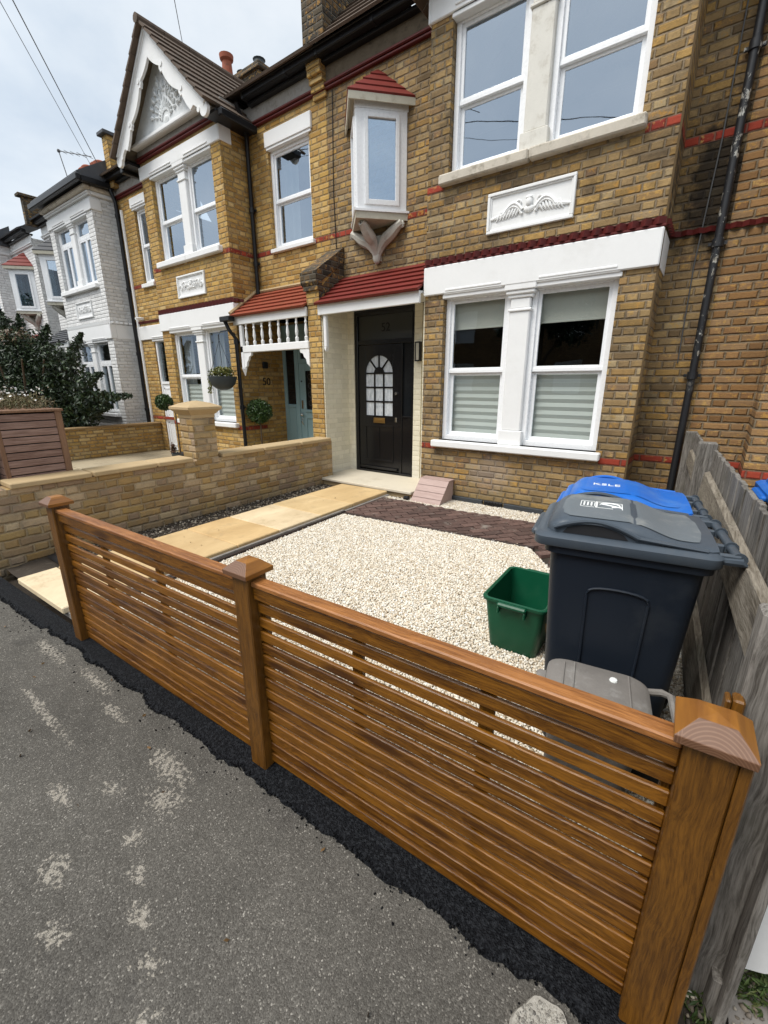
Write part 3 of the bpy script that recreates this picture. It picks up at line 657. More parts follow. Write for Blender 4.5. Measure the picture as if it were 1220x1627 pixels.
def column(parent, xa, xb, z0, z1, y, fx, mat):
    a,b=min(fx(xa),fx(xb)),max(fx(xa),fx(xb)); c=MB()
    c.cbox(a,b,y,y+.18,z0,z0+.17,.006).cbox(a+.025,b-.025,y+.02,y+.18,z0+.17,z1-.26,.012)
    c.cbox(a+.01,b-.01,y+.004,y+.17,z1-.265,z1-.235,.008).cbox(a+.03,b-.03,y+.02,y+.17,z1-.235,z1-.13,.01)
    c.cbox(a+.0,b-.0,y+.005,y+.17,z1-.13,z1-.095,.008).cbox(a-.02,b+.02,y-.015,y+.17,z1-.095,z1-.055,.01).cbox(a-.035,b+.035,y-.03,y+.17,z1-.055,z1+.02,.008)
    return c.build('window_column',mat,parent)
def dogtooth(mb, a, b, y, z, ax='x', s=.075, h=.05, p=.03):
    n=max(1,int((b-a)/s)); s=(b-a)/n
    for i in range(n):
        u0=a+i*s; u1=u0+s; um=(u0+u1)/2
        if ax=='x': mb.add([(u0,y,z),(u1,y,z),(um,y-p,z),(u0,y,z+h),(u1,y,z+h),(um,y-p,z+h)],[(0,2,1),(3,4,5),(0,3,5,2),(2,5,4,1)])
        else: mb.add([(y,u0,z),(y,u1,z),(y+p,um,z),(y,u0,z+h),(y,u1,z+h),(y+p,um,z+h)],[(0,1,2),(3,5,4),(0,2,5,3),(2,1,4,5)])
def relief_panel(parent, x0,x1,z0,z1,y,fx,mat,style=0,w=None):
    a,b=min(fx(x0),fx(x1)),max(fx(x0),fx(x1)); fr=.03
    f=MB().cbox(a,b,y-.03,y+.02,z0,z0+fr,.005).cbox(a,b,y-.03,y+.02,z1-fr,z1,.005).cbox(a,a+fr,y-.03,y+.02,z0+fr,z1-fr,.005).cbox(b-fr,b,y-.03,y+.02,z0+fr,z1-fr,.005)
    f.cbox(a+fr,b-fr,y-.004,y+.02,z0+fr,z1-fr,.002)
    f.cbox(a+fr,b-fr,y-.018,y+.01,z0+fr,z0+fr+.014,.004).cbox(a+fr,b-fr,y-.018,y+.01,z1-fr-.014,z1-fr,.004).cbox(a+fr,a+fr+.014,y-.018,y+.01,z0+fr,z1-fr,.004).cbox(b-fr-.014,b-fr,y-.018,y+.01,z0+fr,z1-fr,.004)
    pn=f.build('relief_panel',mat,parent)
    r=MB(); cx=(a+b)/2; cz=(z0+z1)/2; W=(b-a)/2-.07; H=(z1-z0)
    for sgn in (-1,1):
        if style==0:
            P=[(cx+sgn*(.07+W*.9*t),y-.012,cz-.02+H*.22*math.sin(min(1,t*1.9)*PI*.9)*(1-t*.5)-t*H*.12*(1 if t>.5 else 0)) for t in [i/14 for i in range(15)]]
            r.tube(P,[.022*(1-.6*i/14) for i in range(15)],6)
            P=[(q[0],q[1],q[2]-.035*(1-i/16)) for i,q in enumerate(P)]; r.tube(P,[.016*(1-.5*i/14) for i in range(15)],6)
            for i in range(7):
                t=i/7; x=cx+sgn*(.10+W*.62*t); zt=cz+H*.05*(1-t); r.tube([(x,y-.008,zt),(x+sgn*.02,y-.016,zt-.05),(x+sgn*.045,y-.006,zt-.085)],[.012,.014,.006],5)
            sp=[(cx+sgn*(.105+.03*math.cos(k*.6)*(1-k/14)),y-.016,cz+H*.12+.03*math.sin(k*.6)*(1-k/14)) for k in range(12)]; r.tube(sp,.009,5)
        else:
            for q in range(3):
                c0=(cx+sgn*(.10+q*W*.3),cz+(.03 if q%2 else -.02)); sp=[(c0[0]+sgn*.055*math.cos(k*.7)*(1-k/13),y-.014,c0[1]+.055*math.sin(k*.7)*(1-k/13)) for k in range(11)]; r.tube(sp,.013,5)
            for q in range(6): r.tube([(cx+sgn*W*(.1+.14*q),y-.008,cz-H*.2),(cx+sgn*W*(.13+.14*q),y-.018,cz+H*.02*(q%3)),(cx+sgn*W*(.2+.13*q),y-.008,cz+H*.2)],[.008,.014,.006],5)
    r.ball((cx,y-.015,cz+H*.10),.045,10,6,(.8,.6,1.1)); r.ball((cx,y-.01,cz-H*.06),.05,8,5,(1.1,.4,.7)); r.ball((cx,y-.02,cz+H*.2),.03,8,5,(1.3,.6,.7))
    r.build('relief_ornament',mat,pn,smooth=True); return pn
def prow_oriel(parent, xc, fx, yw, roofmat, facemat):
    """triangular first-floor window standing on a scrolled bracket"""
    hw=.455; apex=Vector((fx(xc),5.08)); L=Vector((fx(xc)-hw,yw)); R=Vector((fx(xc)+hw,yw)); z0,z1=3.70,4.78
    fr=MB(); panes=MB()
    for (p,q) in ((L,apex),(apex,R)):
        d=(q-p); ln=d.length; d.normalize(); n=Vector((d.y,-d.x))     # outward (towards -y)
        T=lambda x,y,z,p=p,d=d,n=n:(p.x+d.x*x-n.x*y, p.y+d.y*x-n.y*y, z)
        b=MB(xf=T); w=.05
        e0=.03; b.cbox(0,e0+.07,-.012,.05,z0,z1,.003).cbox(ln-.07-e0,ln,-.012,.05,z0,z1,.003).cbox(e0+.06,ln-e0-.06,-.011,.05,z0,z0+.08,.003).cbox(e0+.06,ln-e0-.06,-.011,.05,z1-.07,z1,.003)
        b.cbox(.10,.15,-.03,.03,z0+.05,z1-.04,.004).cbox(ln-.15,ln-.10,-.03,.03,z0+.05,z1-.04,.004).cbox(.15,ln-.15,-.03,.03,z0+.05,z0+.11,.004).cbox(.15,ln-.15,-.03,.03,z1-.09,z1-.04,.004)
        fr.add(b.v,b.f); g=MB(xf=T).box(.14,ln-.14,.0,.006,z0+.1,z1-.08); panes.add(g.v,g.f)
    o=fr.build('oriel_window',M['upvc'],parent); panes.build('pane',M['glassup'],o)
    def tri(e,za,zb,mat,name,par_): 
        l=(fx(xc)-hw-e,yw); r=(fx(xc)+hw+e,yw); a=(fx(xc),apex.y-e*1.15)
        return MB().prism([l,a,r],'z',za,zb).build(name,mat,par_)
    tri(.05,z0-.028,z0-.001,M['upvc'],'sill',o); tri(.03,z0-.11,z0-.029,M['oak'],'sill_base',o)
    tri(.02,z1+.001,z1+.10,M['upvc'],'head',o); tri(.10,z1+.101,z1+.125,M['oak'],'soffit',o)
    e=.12; zb=z1+.126; l=(fx(xc)-hw-e,yw,zb); r=(fx(xc)+hw+e,yw,zb); a=(fx(xc),apex.y-e*1.15,zb); top=(fx(xc),yw,zb+.46)
    rf=MB(); nn=4
    lerp=lambda p,q,t:tuple(p[i]+(q[i]-p[i])*t for i in range(3))
    for k in range(nn):
        t0,t1=k/nn,(k+1)/nn; up=.014
        for (p,q) in ((l,a),(a,r)):
            A,B=lerp(p,top,t0),lerp(q,top,t0); C_,D=lerp(q,top,t1),lerp(p,top,t1)
            rf.add([(A[0],A[1],A[2]-.006),(B[0],B[1],B[2]-.006),(C_[0],C_[1],C_[2]),(D[0],D[1],D[2]),(A[0],A[1]-up,A[2]+up),(B[0],B[1]-up,B[2]+up),(C_[0],C_[1]-.002,C_[2]+.002),(D[0],D[1]-.002,D[2]+.002)],[(0,1,5,4),(4,5,6,7),(1,2,6,5),(3,0,4,7)])
    rf.build('oriel_roof',roofmat,o)
    fb=MB()
    for (p,q) in ((l,a),(a,r)):
        fb.add([(p[0],p[1],zb-.085),(q[0],q[1],zb-.085),(q[0],q[1],zb),(p[0],p[1],zb),(p[0],p[1]+.03,zb-.085),(q[0],q[1]+.03,zb-.085),(q[0],q[1]+.03,zb),(p[0],p[1]+.03,zb)],[(0,1,2,3),(7,6,5,4),(0,4,5,1)])
    fb.build('fascia',M['oak'],o)
    # scrolled bracket: two swept legs meeting at the wall
    bk=MB(); zt=z0-.11
    for (ex,ey,sg) in ((fx(xc)-hw+.02,yw-.06,-1),(fx(xc)+hw-.02,yw-.06,1),(fx(xc),apex.y+.08,0)):
        P=[]; n=12
        for i in range(n+1):
            t=i/n; x=ex+(fx(xc)-ex)*(t**.75); y=ey+(yw-.04-ey)*(t**.8); z=zt-.02-.36*(t**1.35)-.03*math.sin(t*PI*2)
            P.append((x,y,z))
        bk.tube(P,[.048+.03*math.sin(PI*min(1,i/n*1.1)) for i in range(n+1)],8)
        sp=[(ex+sg*.0+(-sg)*.02*math.cos(k*.8),ey+.0,zt-.045+.03*math.sin(k*.8)) for k in range(8)]
        bk.tube(sp,.018,6)
    bk.ball((fx(xc),yw-.05,zt-.37),.07,10,7,(.9,.7,1.3)); bk.box(fx(xc)-.05,fx(xc)+.05,yw-.03,yw,zt-.42,zt-.1)
    bk.build('bracket',M['bracket'],o,smooth=True); return o
def gutter(parent,a,b,y,z,depth=.11):
    g=MB().cbox(a,b,y-depth,y-.0,z-.02,z+.075,.012).cbox(a,b,y-depth-.012,y-depth+.006,z+.055,z+.085,.006).cbox(a,b,y-.005,y+.16,z-.06,z-.0205,.004)
    x=a
    while x<b: g.cbox(x,x+.05,y-depth-.008,y-.0,z-.028,z+.06,.008); x+=.95
    return g.build('gutter',M['black'],parent)
def pipe(parent,pts,r=.035,mat=None,name='drainpipe',collars=()):
    p=MB().tube(pts,r,12)
    for (x,y,z) in collars: p.tube([(x,y,z-.035),(x,y,z+.035)],r*1.35,12).cbox(x-r*2.2,x+r*2.2,y+r*.6,y+r*1.2,z-.015,z+.015,.003)
    return p.build(name,mat or M['black'],parent,smooth=True,ang=50)
def gable(parent, cx, bw, fx_, wallY, tile, finish='barge'):
    """white bargeboarded gable over the bay: apex h 6.97, feet 5.42, front at wallY-.31"""
    yb=wallY-.31; hx=1.40; za,zf=6.84,5.48
    # roof slabs with stepped courses running back
    for sg in (-1,1):
        r=MB(); n=9; L=math.hypot(hx+.06,za-zf+.06)
        T=lambda x,y,z,sg=sg:(cx+sg*x,y,z)
        b=MB(xf=T)
        ux,uz=-(hx+.05)/L,(za-zf+.05)/L; nx_,nz_=uz,-ux; xs,zs=hx+.06,zf-.02
        for k in range(n):
            a=L*k/n-.015; e=L*(k+1)/n+.02
            P=[(xs+ux*a+nx_*.035,zs+uz*a+nz_*.035),(xs+ux*e+nx_*.008,zs+uz*e+nz_*.008),(xs+ux*e-nx_*.02,zs+uz*e-nz_*.02),(xs+ux*a-nx_*.006,zs+uz*a-nz_*.006)]
            y=yb-.10; w_=.30
            while y<wallY+3.2:
                b.prism(P if sg>0 else P[::-1],'y',y,y+w_-.012); 
                # roll of the interlocking tile
                y+=w_
        r.add(b.v,b.f)
        r.build('gable_roof',tile,parent)
    rd=MB(); y=yb-.12
    while y<wallY+3.1: rd.tube([(cx,y,za+.045),(cx,y+.42,za+.045)],.065,10); y+=.43
    rd.build('ridge_tiles',tile,parent,smooth=True)
    # bargeboards with scalloped lower edge
    for sg in (-1,1):
        outer=[(0,za),(hx,zf)]; L=math.hypot(hx,za-zf); d=(hx/L,-(za-zf)/L); n_=(-d[1]*-1,0)
        nx_,nz_=(-(za-zf)/L,-hx/L)      # inward/down normal
        mb=MB(xf=lambda x,y,z,sg=sg:(cx+sg*x,y,z)); m=70; O=[];I=[]
        for i in range(m+1):
            t=i/m; q=L*t; w=.19+.085*abs(math.sin(t*PI*3.0))**.7
            if t>.86: w=.20-.03*math.sin((t-.86)/.14*PI)
            if abs(t-.34)<.022 or abs(t-.67)<.022: w+=.045
            if t>.985: w=.17
            ox,oz=d[0]*q,za+d[1]*q; ix,iz=ox+nx_*w,oz+nz_*w
            if ix<.0: f_=ox/(ox-ix) if ox>0 else 0; ix,iz=0,za-.42+(.42-.0)*0 if i==0 else iz
            O.append((ox,oz)); I.append((max(0,ix),iz if i else za-.30))
        for i in range(m):
            mb.prism([O[i],O[i+1],I[i+1],I[i]],'y',yb,yb+.04)
        fx0,fz0=(O[-1][0]+I[-1][0])/2,(O[-1][1]+I[-1][1])/2
        mb.prism([(fx0+.095*math.cos(2*PI*k/16),fz0-.02+.095*math.sin(2*PI*k/16)) for k in range(16)],'y',yb-.003,yb+.043)
        # outer moulding strip
        q=[(0,za),(hx,zf),(hx+nx_*.045,zf+nz_*.045),(0,za-.065)]
        mb.prism(q,'y',yb-.02,yb+.001); mb.prism([(0,za-.075),(hx+nx_*.053,zf+nz_*.053),(hx+nx_*.075,zf+nz_*.075),(0,za-.105)],'y',yb-.008,yb+.001)
        mb.build('bargeboard',M['white'],parent)
        for (t) in (.34,.67,.955):
            s=L*t; x=d[0]*s+nx_*.17; z=za+d[1]*s+nz_*.17
            st=MB(); st.lathe([(.036,-.006),(.036,.006)],0,0,14)
            v=[(cx+sg*x+a_,yb-.006-c_,z+b_) for a_,b_,c_ in st.v]; r=MB(); r.add(v,st.f); r.build('rosette',M['white'],parent)
    # pargeted triangle, deeper soffit, base moulding
    tri=MB().prism([(cx-1.16,5.66),(cx+1.16,5.66),(cx,za-.08)],'y',wallY-.10,wallY+.05)
    pn=tri.build('pargeted_panel',M['plaster'],parent)
    wallY-=.10
    orn=MB(); c0=(cx,5.74)
    for k in range(1,12):
        a=PI*k/12; ln=.40+.50*math.sin(a)**2.0
        ln=min(ln,(.82*1.0)/(abs(math.cos(a))*1.25+math.sin(a)*1.0)*.92)
        for j in range(3):
            r0=.14+j*(ln-.10)/3; r1=r0+(ln-.14)/3*.8; w=.028+.010*j
            p0=(c0[0]+r0*math.cos(a),wallY-.010,c0[1]+r0*math.sin(a)); pm=(c0[0]+(r0+r1)/2*math.cos(a),wallY-.014,c0[1]+(r0+r1)/2*math.sin(a)); p1=(c0[0]+r1*math.cos(a),wallY-.010,c0[1]+r1*math.sin(a))
            orn.tube([p0,pm,p1],[.008,w*.7,.008],6)
        orn.ball((c0[0]+(ln+.03)*math.cos(a),wallY-.008,c0[1]+(ln+.03)*math.sin(a)),.035,8,5,(1,.5,1))
    orn.ball((cx,wallY+.01,5.73),.07,12,6,(1.3,.4,1))
    for k in range(12): a=PI*(k+.5)/12; orn.ball((cx+.13*math.cos(a),wallY-.006,5.74+.13*math.sin(a)),.024,6,4,(1,.6,1))
    for k in range(9):
        a=PI*(k+1)/10; orn.tube([(c0[0]+.42*math.cos(a+.12*math.sin(q)),wallY-.006,c0[1]+.42*math.sin(a)+.05*math.cos(q)) for q in [0,1.2,2.4,3.6,4.8,6.0]],.012,5)
    orn.build('pargeting_ornament',M['plaster'],pn,smooth=True)
    wallY+=.10
    MB().cbox(cx-1.22,cx+1.22,wallY-.14,wallY+.04,5.60,5.655,.012).cbox(cx-1.19,cx+1.19,wallY-.12,wallY+.04,5.655,5.675,.005).build('base_moulding',M['white'],parent)
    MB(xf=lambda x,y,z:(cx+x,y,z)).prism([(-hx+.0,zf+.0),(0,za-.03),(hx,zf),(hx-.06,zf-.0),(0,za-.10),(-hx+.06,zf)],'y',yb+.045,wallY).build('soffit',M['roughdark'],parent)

def house(name,label,fx,brick,xparty,xend,wall_y=5.55,bayY=5.04,bay=(-3.05,-.585),porch_y=5.6,white=False,redband=True,gablefin=True,glass_up=None,winstyle='sash',
          extra_holes=(),roof_pitch=.62,roofmat=None,band=None,mould=None,blinds52=False,lower_eave=False,colmat=None,sillmat=None,entry=True,eave=None):
    R=thing(name,label,'house',(fx(-1.8),5.04,0))
    srt=lambda a,b:(min(fx(a),fx(b)),max(fx(a),fx(b)))
    b0,b1=srt(*bay); p0,p1=srt(xparty,xend)
    H=5.75
    # openings (canonical -> world)
    gfh=(*srt(-2.79,-.89),.80,2.52); ufh=(*srt(-2.79,-.89),3.735,5.15)
    w=MB()
    w.wall('y',bayY,b0,b1,-.1,H-.14,[gfh,ufh]); w.reveal('y',bayY,bayY+.2,gfh); w.reveal('y',bayY,bayY+.2,ufh)
    hs=[]; enx=srt(-4.80,-3.05)
    mains=[(enx[0],enx[1],-.1,2.62)] if entry else []
    for h in extra_holes: mains.append((*srt(h[0],h[1]),h[2],h[3]))
    for (a,b) in ((p0,b0),(b1,p1)):
        w.wall('y',wall_y,a,b,-.1,H-.14,[m for m in mains if m[0]>=a-.01 and m[1]<=b+.01])
    for m in mains[1 if entry else 0:]: w.reveal('y',wall_y,wall_y+.15,m)
    for x in (b0,b1):
        yy=porch_y+.3 if (entry and abs(x-fx(-3.05))<.01) else wall_y
        w.wall('x',x,bayY,wall_y,-.1,H-.14)
        if yy>wall_y: w.wall('x',x,wall_y,yy,-.1,2.62)
    # room side: party, rear, floors
    w.wall('x',p0,wall_y,12,-.1,H-.14).wall('x',p1,wall_y,12,-.1,H-.14).wall('y',12,p0,p1,-.1,H-.14)
    if entry:
        e0,e1=enx; w.wall('y',porch_y+.12,e0,e1,-.1,2.62,[(e0+.02,e1-.02,-.1,2.55)])
    w.build('wall',brick,R)
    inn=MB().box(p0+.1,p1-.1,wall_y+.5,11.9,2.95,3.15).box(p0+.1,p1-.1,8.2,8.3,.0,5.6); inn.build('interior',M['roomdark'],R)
    # bands
    bm=band or M['white']
    bb=MB().cbox(b0-.008,b1+.008,bayY-.035,bayY+.10,2.53,2.84,.01)
    for x,sx in ((b0,-1),(b1,1)): bb.cbox(x-.008 if sx<0 else x-.001,x+.001 if sx<0 else x+.008,bayY+.1,wall_y-.002,2.53,2.84,.006)
    bb.build('lintel_band',bm,R)
    ub=MB().cbox(b0+.0,b1-.0,bayY-.03,bayY+.1,5.15,5.36,.008)
    for x,sx in ((b0,-1),(b1,1)): ub.cbox(x-.025 if sx<0 else x-.001,x+.001 if sx<0 else x+.025,bayY-.03,bayY+.20,5.15,5.36,.006)
    ub.build('lintel_band',bm,R)
    for z in (2.525,5.155):
        for (u,v) in ((-2.80,-2.02),(-1.70,-.87)):
            hd=MB(); lintel_head(hd,u,v,z,bayY-.012,fx); hd.build('window_head',bm,R)
    ml=MB()
    for (z,h) in ((2.842,.045),):
        ml.cbox(b0-.02,b1+.02,bayY-.03,bayY+.02,z,z+.022,.005); dogtooth(ml,b0-.01,b1+.01,bayY-.008,z+.022,'x',.10,h+.012,.05); ml.cbox(b0-.0,b1+.0,bayY-.02,bayY+.01,z+h+.022,z+h+.034,.003)
        if not white:
            for (a,b) in ((p0,b0),(b1,p1)):
                if entry and abs(a-p0)<.01 and fx(-4)<b0 and fx(-4)>p0: continue
                if entry and abs(b-p1)<.01 and fx(-4)>b1 and fx(-4)<p1: continue
                dogtooth(ml,a,b,wall_y-.004,z+.022,'x',.085,h,.04)
        ml2=MB(); dogtooth(ml,bayY,wall_y,b1+.01,z+.022,'y',.085,h,.035)
    ml.build('dogtooth_moulding',mould or M['redmould'],R)
    up=MB().cbox(b0-.03,b1+.03,bayY-.045,bayY+.02,5.42,5.455,.01).cbox(b0-.045,b1+.045,bayY-.065,bayY+.02,5.455,5.495,.012)
    for x,sx in ((b0,-1),(b1,1)): up.cbox(x-.045 if sx<0 else x,x if sx<0 else x+.045,bayY+.02,wall_y,5.42,5.495,.01)
    for (a,b) in ((p0,b0),(b1,p1)): up.cbox(a,b,wall_y-.045,wall_y+.01,5.42,5.455,.01).cbox(a,b,wall_y-.065,wall_y+.01,5.455,5.495,.012)
    up.build('eaves_moulding',mould or M['redmould'],R)
    rc=MB().box(b0-.012,b1+.012,bayY-.02,bayY+.05,5.497,5.66)
    for x,sx in ((b0,-1),(b1,1)): rc.box(x-.02 if sx<0 else x-.001,x+.001 if sx<0 else x+.02,bayY+.05,wall_y,5.497,5.72)
    for (a,b) in ((p0,b0),(b1,p1)): rc.box(a,b,wall_y-.02,wall_y+.01,5.497,5.72)
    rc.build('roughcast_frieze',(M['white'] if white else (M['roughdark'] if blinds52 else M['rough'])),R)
    if redband:
        RB=lambda *q: MB().box(*q).build('red_brick_band',M['red'],R)
        for z in (.6755,3.6005):
            a_,b_=gfh[0],gfh[1]
            RB(b0-.002,a_-.04,bayY-.003,bayY,z,z+.0745); RB(b_+.04,b1+.002,bayY-.003,bayY,z,z+.0745)
            for x,sx in ((b0,-1),(b1,1)): RB(x-.003 if sx<0 else x,x if sx<0 else x+.003,bayY,wall_y,z,z+.0745)
            for (a,b) in ((p0,b0),(b1,p1)):
                isent = entry and ((abs(a-p0)<.01 and p0<fx(-4)<b0) or (abs(b-p1)<.01 and b1<fx(-4)<p1))
                if z<1 and isent: continue
                RB(a,b,wall_y-.003,wall_y,z,z+.0745)
    sm=sillmat or M['white']
    MB().cbox(*srt(-2.87,-.84),bayY-.085,bayY+.12,.715,.80,.012).build('window_sill',M['white'],R)
    MB().cbox(*srt(-2.87,-1.86),bayY-.085,bayY+.12,3.635,3.735,.014).cbox(*srt(-1.855,-.84),bayY-.083,bayY+.12,3.637,3.737,.014).build('window_sill',sm,R)
    column(R,-1.99,-1.71,.80,2.53,bayY+.0,fx,M['white']); column(R,-1.99,-1.71,3.74,5.15,bayY+.0,fx,colmat or M['white'])
    gl=M['glass']; gu=glass_up or M['glassup']
    for (a,b) in ((-2.785,-1.965),(-1.735,-.895)):
        if winstyle=='sash':
            bl=[(2.16,2.45,'flat'),(.86,1.64,'pleat')] if blinds52 else [(1.60,[(.0,.55)] ,'curtain'),(.86,1.60,'pleat')]
            if not blinds52: bl=[(2.42,[(.02,.45)],'curtain'),(.86,1.5,'pleat')]
            sash(R,a,b,.802,2.52,bayY+.075,fx,gl,1.66,blind=bl)
            sash(R,a,b,3.745,5.15,bayY+.075,fx,gu,4.42)
        else:
            sash(R,a,b,.802,2.52,bayY+.075,fx,gl,None,split=2.0,blind=[(1.9,[(.05,.95)],'curtain')]); sash(R,a,b,3.745,5.15,bayY+.075,fx,gu,None,split=4.75,blind=[(4.9,[(.05,.95)],'curtain')])
    relief_panel(R,-2.28,-1.38,3.06,3.44,bayY,fx,M['white'],0 if blinds52 else 1)
    # main roof
    rz=5.80; ye=wall_y-.28; yr=ye+4.6*(.62/roof_pitch)*.9; rm=roofmat or M['slate']
    rf=MB(); courses(rf,p0,p1,ye,rz,yr,rz+(yr-ye)*roof_pitch,16); rf.prism([(yr,rz+(yr-ye)*roof_pitch),(12.1,rz),(12.1,rz-.1),(yr,rz+(yr-ye)*roof_pitch-.12)],'x',p0,p1)
    r=rf.build('roof',rm,R)
    if gablefin: gable(R,(b0+b1)/2,b1-b0,fx,bayY,rm)
    cx=(b0+b1)/2
    ex=1.45
    for (a,b) in ((p0,cx-ex),(cx+ex,p1)):
        if b-a>.1: gutter(R,a,b,wall_y-.10,5.745)
    if gablefin and name=='terraced_house' and not blinds52:
        for sg in (-1,1):
            gs=MB(); x=cx+sg*1.50; gs.cbox(min(x,x+sg*.10),max(x,x+sg*.10),bayY-.2,wall_y-.05,5.30,5.40,.015).box(min(x-sg*.28,x+sg*.01),max(x-sg*.28,x+sg*.01),bayY-.22,wall_y-.0,5.36,5.40)
            gs.build('gutter',M['black'],R)
    return R

def porch(R,fx,roofmat,yf=4.98,xl=-4.83,xr=-3.075,balusters=False,z_f=2.46):
    a,b=min(fx(xl),fx(xr)),max(fx(xl),fx(xr))
    rf=courses(MB(),a,b,yf-.06,2.60,5.54,3.04,6,.02); r=rf.build('porch_roof',roofmat,R)
    MB().cbox(a+.01,b-.01,yf-.02,yf+.02,z_f,2.60,.006).build('porch_fascia',M['white'],R)
    MB().box(a,b,yf+.02,5.56,2.575,2.60).build('porch_ceiling',M['white'] if not balusters else M['roughdark'],R)
    return a,b
# ---- house 52 (right foreground)
h52=house('terraced_house','weathered yellow brick terraced house with black front door and triangular upper window',ident,M['brick52'],-5.06,-.12,blinds52=True,colmat=M['stonewhite'],sillmat=M['stone'],roof_pitch=1.05,roofmat=M['tile_brown'])
porch(h52,ident,M['tile_red'])
MB().cbox(-4.745,-4.69,4.99,5.05,2.03,2.46,.008).prism([(-4.745,2.03),(-4.69,2.03),(-4.7175,1.965)],'y',4.99,5.05).build('porch_post',M['white'],h52)
prow_oriel(h52,-4.14,ident,5.55,M['tile_red'],None)
def pier(R,xa,xb,name='porch_pier'):
    p=MB().box(xa,xb,5.0,6.4,-.1,2.62).prism([(4.985,2.62),(5.56,2.62),(5.56,3.30),(4.985,2.92)],'x',xa,xb)
    return p.build(name,M['brick50'],R)
pr=pier(h52,-5.055,-4.805)
MB().prism([(4.92,2.90),(4.95,2.86),(5.56,3.28),(5.56,3.46),(5.5,3.43),(4.92,3.04)],'x',-5.10,-4.785).box(-5.08,-4.79,4.95,5.05,2.80,2.895).prism([(4.99,2.45),(5.56,2.45),(5.56,3.3),(4.99,2.8)],'x',-4.806,-4.80).build('pier_capping',M['brickdark'],pr)
# painted reveals and back wall of the porch
rv=MB().box(-4.805,-4.783,5.02,5.62,-.05,2.57).box(-4.785,-4.665,5.585,5.70,-.05,2.57).box(-3.525,-3.052,5.585,5.70,-.05,2.57).box(-3.525,-3.40,5.56,5.585,-.05,2.57).box(-3.075,-3.048,5.06,5.6,-.05,2.5)
rv.build('painted_reveal',M['brickcream'],h52)
MB().box(-4.66,-3.53,5.60,5.68,2.535,2.575).build('door_head',M['blackgloss'],h52)
# step
MB().cbox(-4.78,-3.02,4.74,5.62,.075,.112,.006).build('door_step',mat_plain('pale_step_stone',(.60,.54,.43),.8,.12,4,.2,40,dirt=(.4,.34,.24),dirt_amt=.4),h52)
MB().box(-4.76,-3.05,4.78,5.6,-.02,.075).build('step_riser',M['coping'],h52)
# black door with arched glazing
YD=5.615; BG_=M['blackgloss']
fr=MB().cbox(-4.66,-4.60,YD-.02,YD+.06,.11,2.54,.004).cbox(-3.59,-3.53,YD-.02,YD+.06,.11,2.54,.004).cbox(-4.60,-3.59,YD-.02,YD+.06,2.08,2.14,.004).cbox(-4.60,-3.59,YD-.02,YD+.06,2.49,2.54,.004)
fr.cbox(-3.80,-3.755,YD-.015,YD+.06,.11,2.08,.004).cbox(-4.64,-3.55,YD-.05,YD+.05,.10,.145,.004).cbox(-3.755,-3.59,YD-.01,YD+.05,1.0,1.03,.004).cbox(-3.755,-3.59,YD,YD+.05,.14,1.0,.003)
frame=fr.build('door_frame',BG_,h52)
MB().box(-4.60,-3.59,YD+.02,YD+.028,2.14,2.49).build('transom_pane',mat_plain('etched_dark_glass',(.035,.037,.034),.3,.1,3,0),frame)
MB().box(-3.755,-3.59,YD+.02,YD+.028,1.03,2.08).build('side_pane',M['glassdark'],frame)
text_mesh('52',.17,mat_plain('etched_number',(.012,.012,.012),.6,.1,9),frame,'number',(-4.08,YD+.016,2.31),(PI/2,0,0),.002)
dz0,dz1=.155,2.075; dx0,dx1=-4.595,-3.805; gx0,gx1=-4.46,-3.94; gm=(gx0+gx1)/2; gz0,gzs=1.02,1.66; gr=(gx1-gx0)/2
arch=[(gm+gr*math.cos(PI*k/20),gzs+gr*math.sin(PI*k/20)) for k in range(21)]
d=MB()
d.cbox(dx0,gx0,YD,YD+.045,dz0,dz1,.003).cbox(gx1,dx1,YD,YD+.045,dz0,dz1,.003).box(gx0-.001,gx1+.001,YD+.001,YD+.044,dz0,gz0)
for k in range(20):
    (xa,za),(xb,zb)=arch[k],arch[k+1]; d.add([(xa,YD,za),(xb,YD,zb),(xb,YD,dz1),(xa,YD,dz1),(xa,YD+.045,za),(xb,YD+.045,zb),(xb,YD+.045,dz1),(xa,YD+.045,dz1)],[(0,1,2,3),(0,4,5,1),(7,6,5,4)])
for x in (gx0+.173,gx0+.347): d.cbox(x-.013,x+.013,YD+.003,YD+.032,gz0,gzs+.02,.002)
for z in (1.235,1.45,1.66): d.cbox(gx0,gx1,YD+.004,YD+.031,z-.012,z+.012,.002)
for a in (PI*.27,PI*.5,PI*.73): 
    c_,s_=math.cos(a),math.sin(a); P=[(gm+r_*c_+w_*s_,gzs+r_*s_-w_*c_) for r_,w_ in ((.07,-.012),(gr,-.012),(gr,.012),(.07,.012))]; d.prism(P,'y',YD+.004,YD+.031)
d.prism([(gm+.095*math.cos(PI*k/8),gzs+.095*math.sin(PI*k/8)) for k in range(9)],'y',YD+.002,YD+.033)
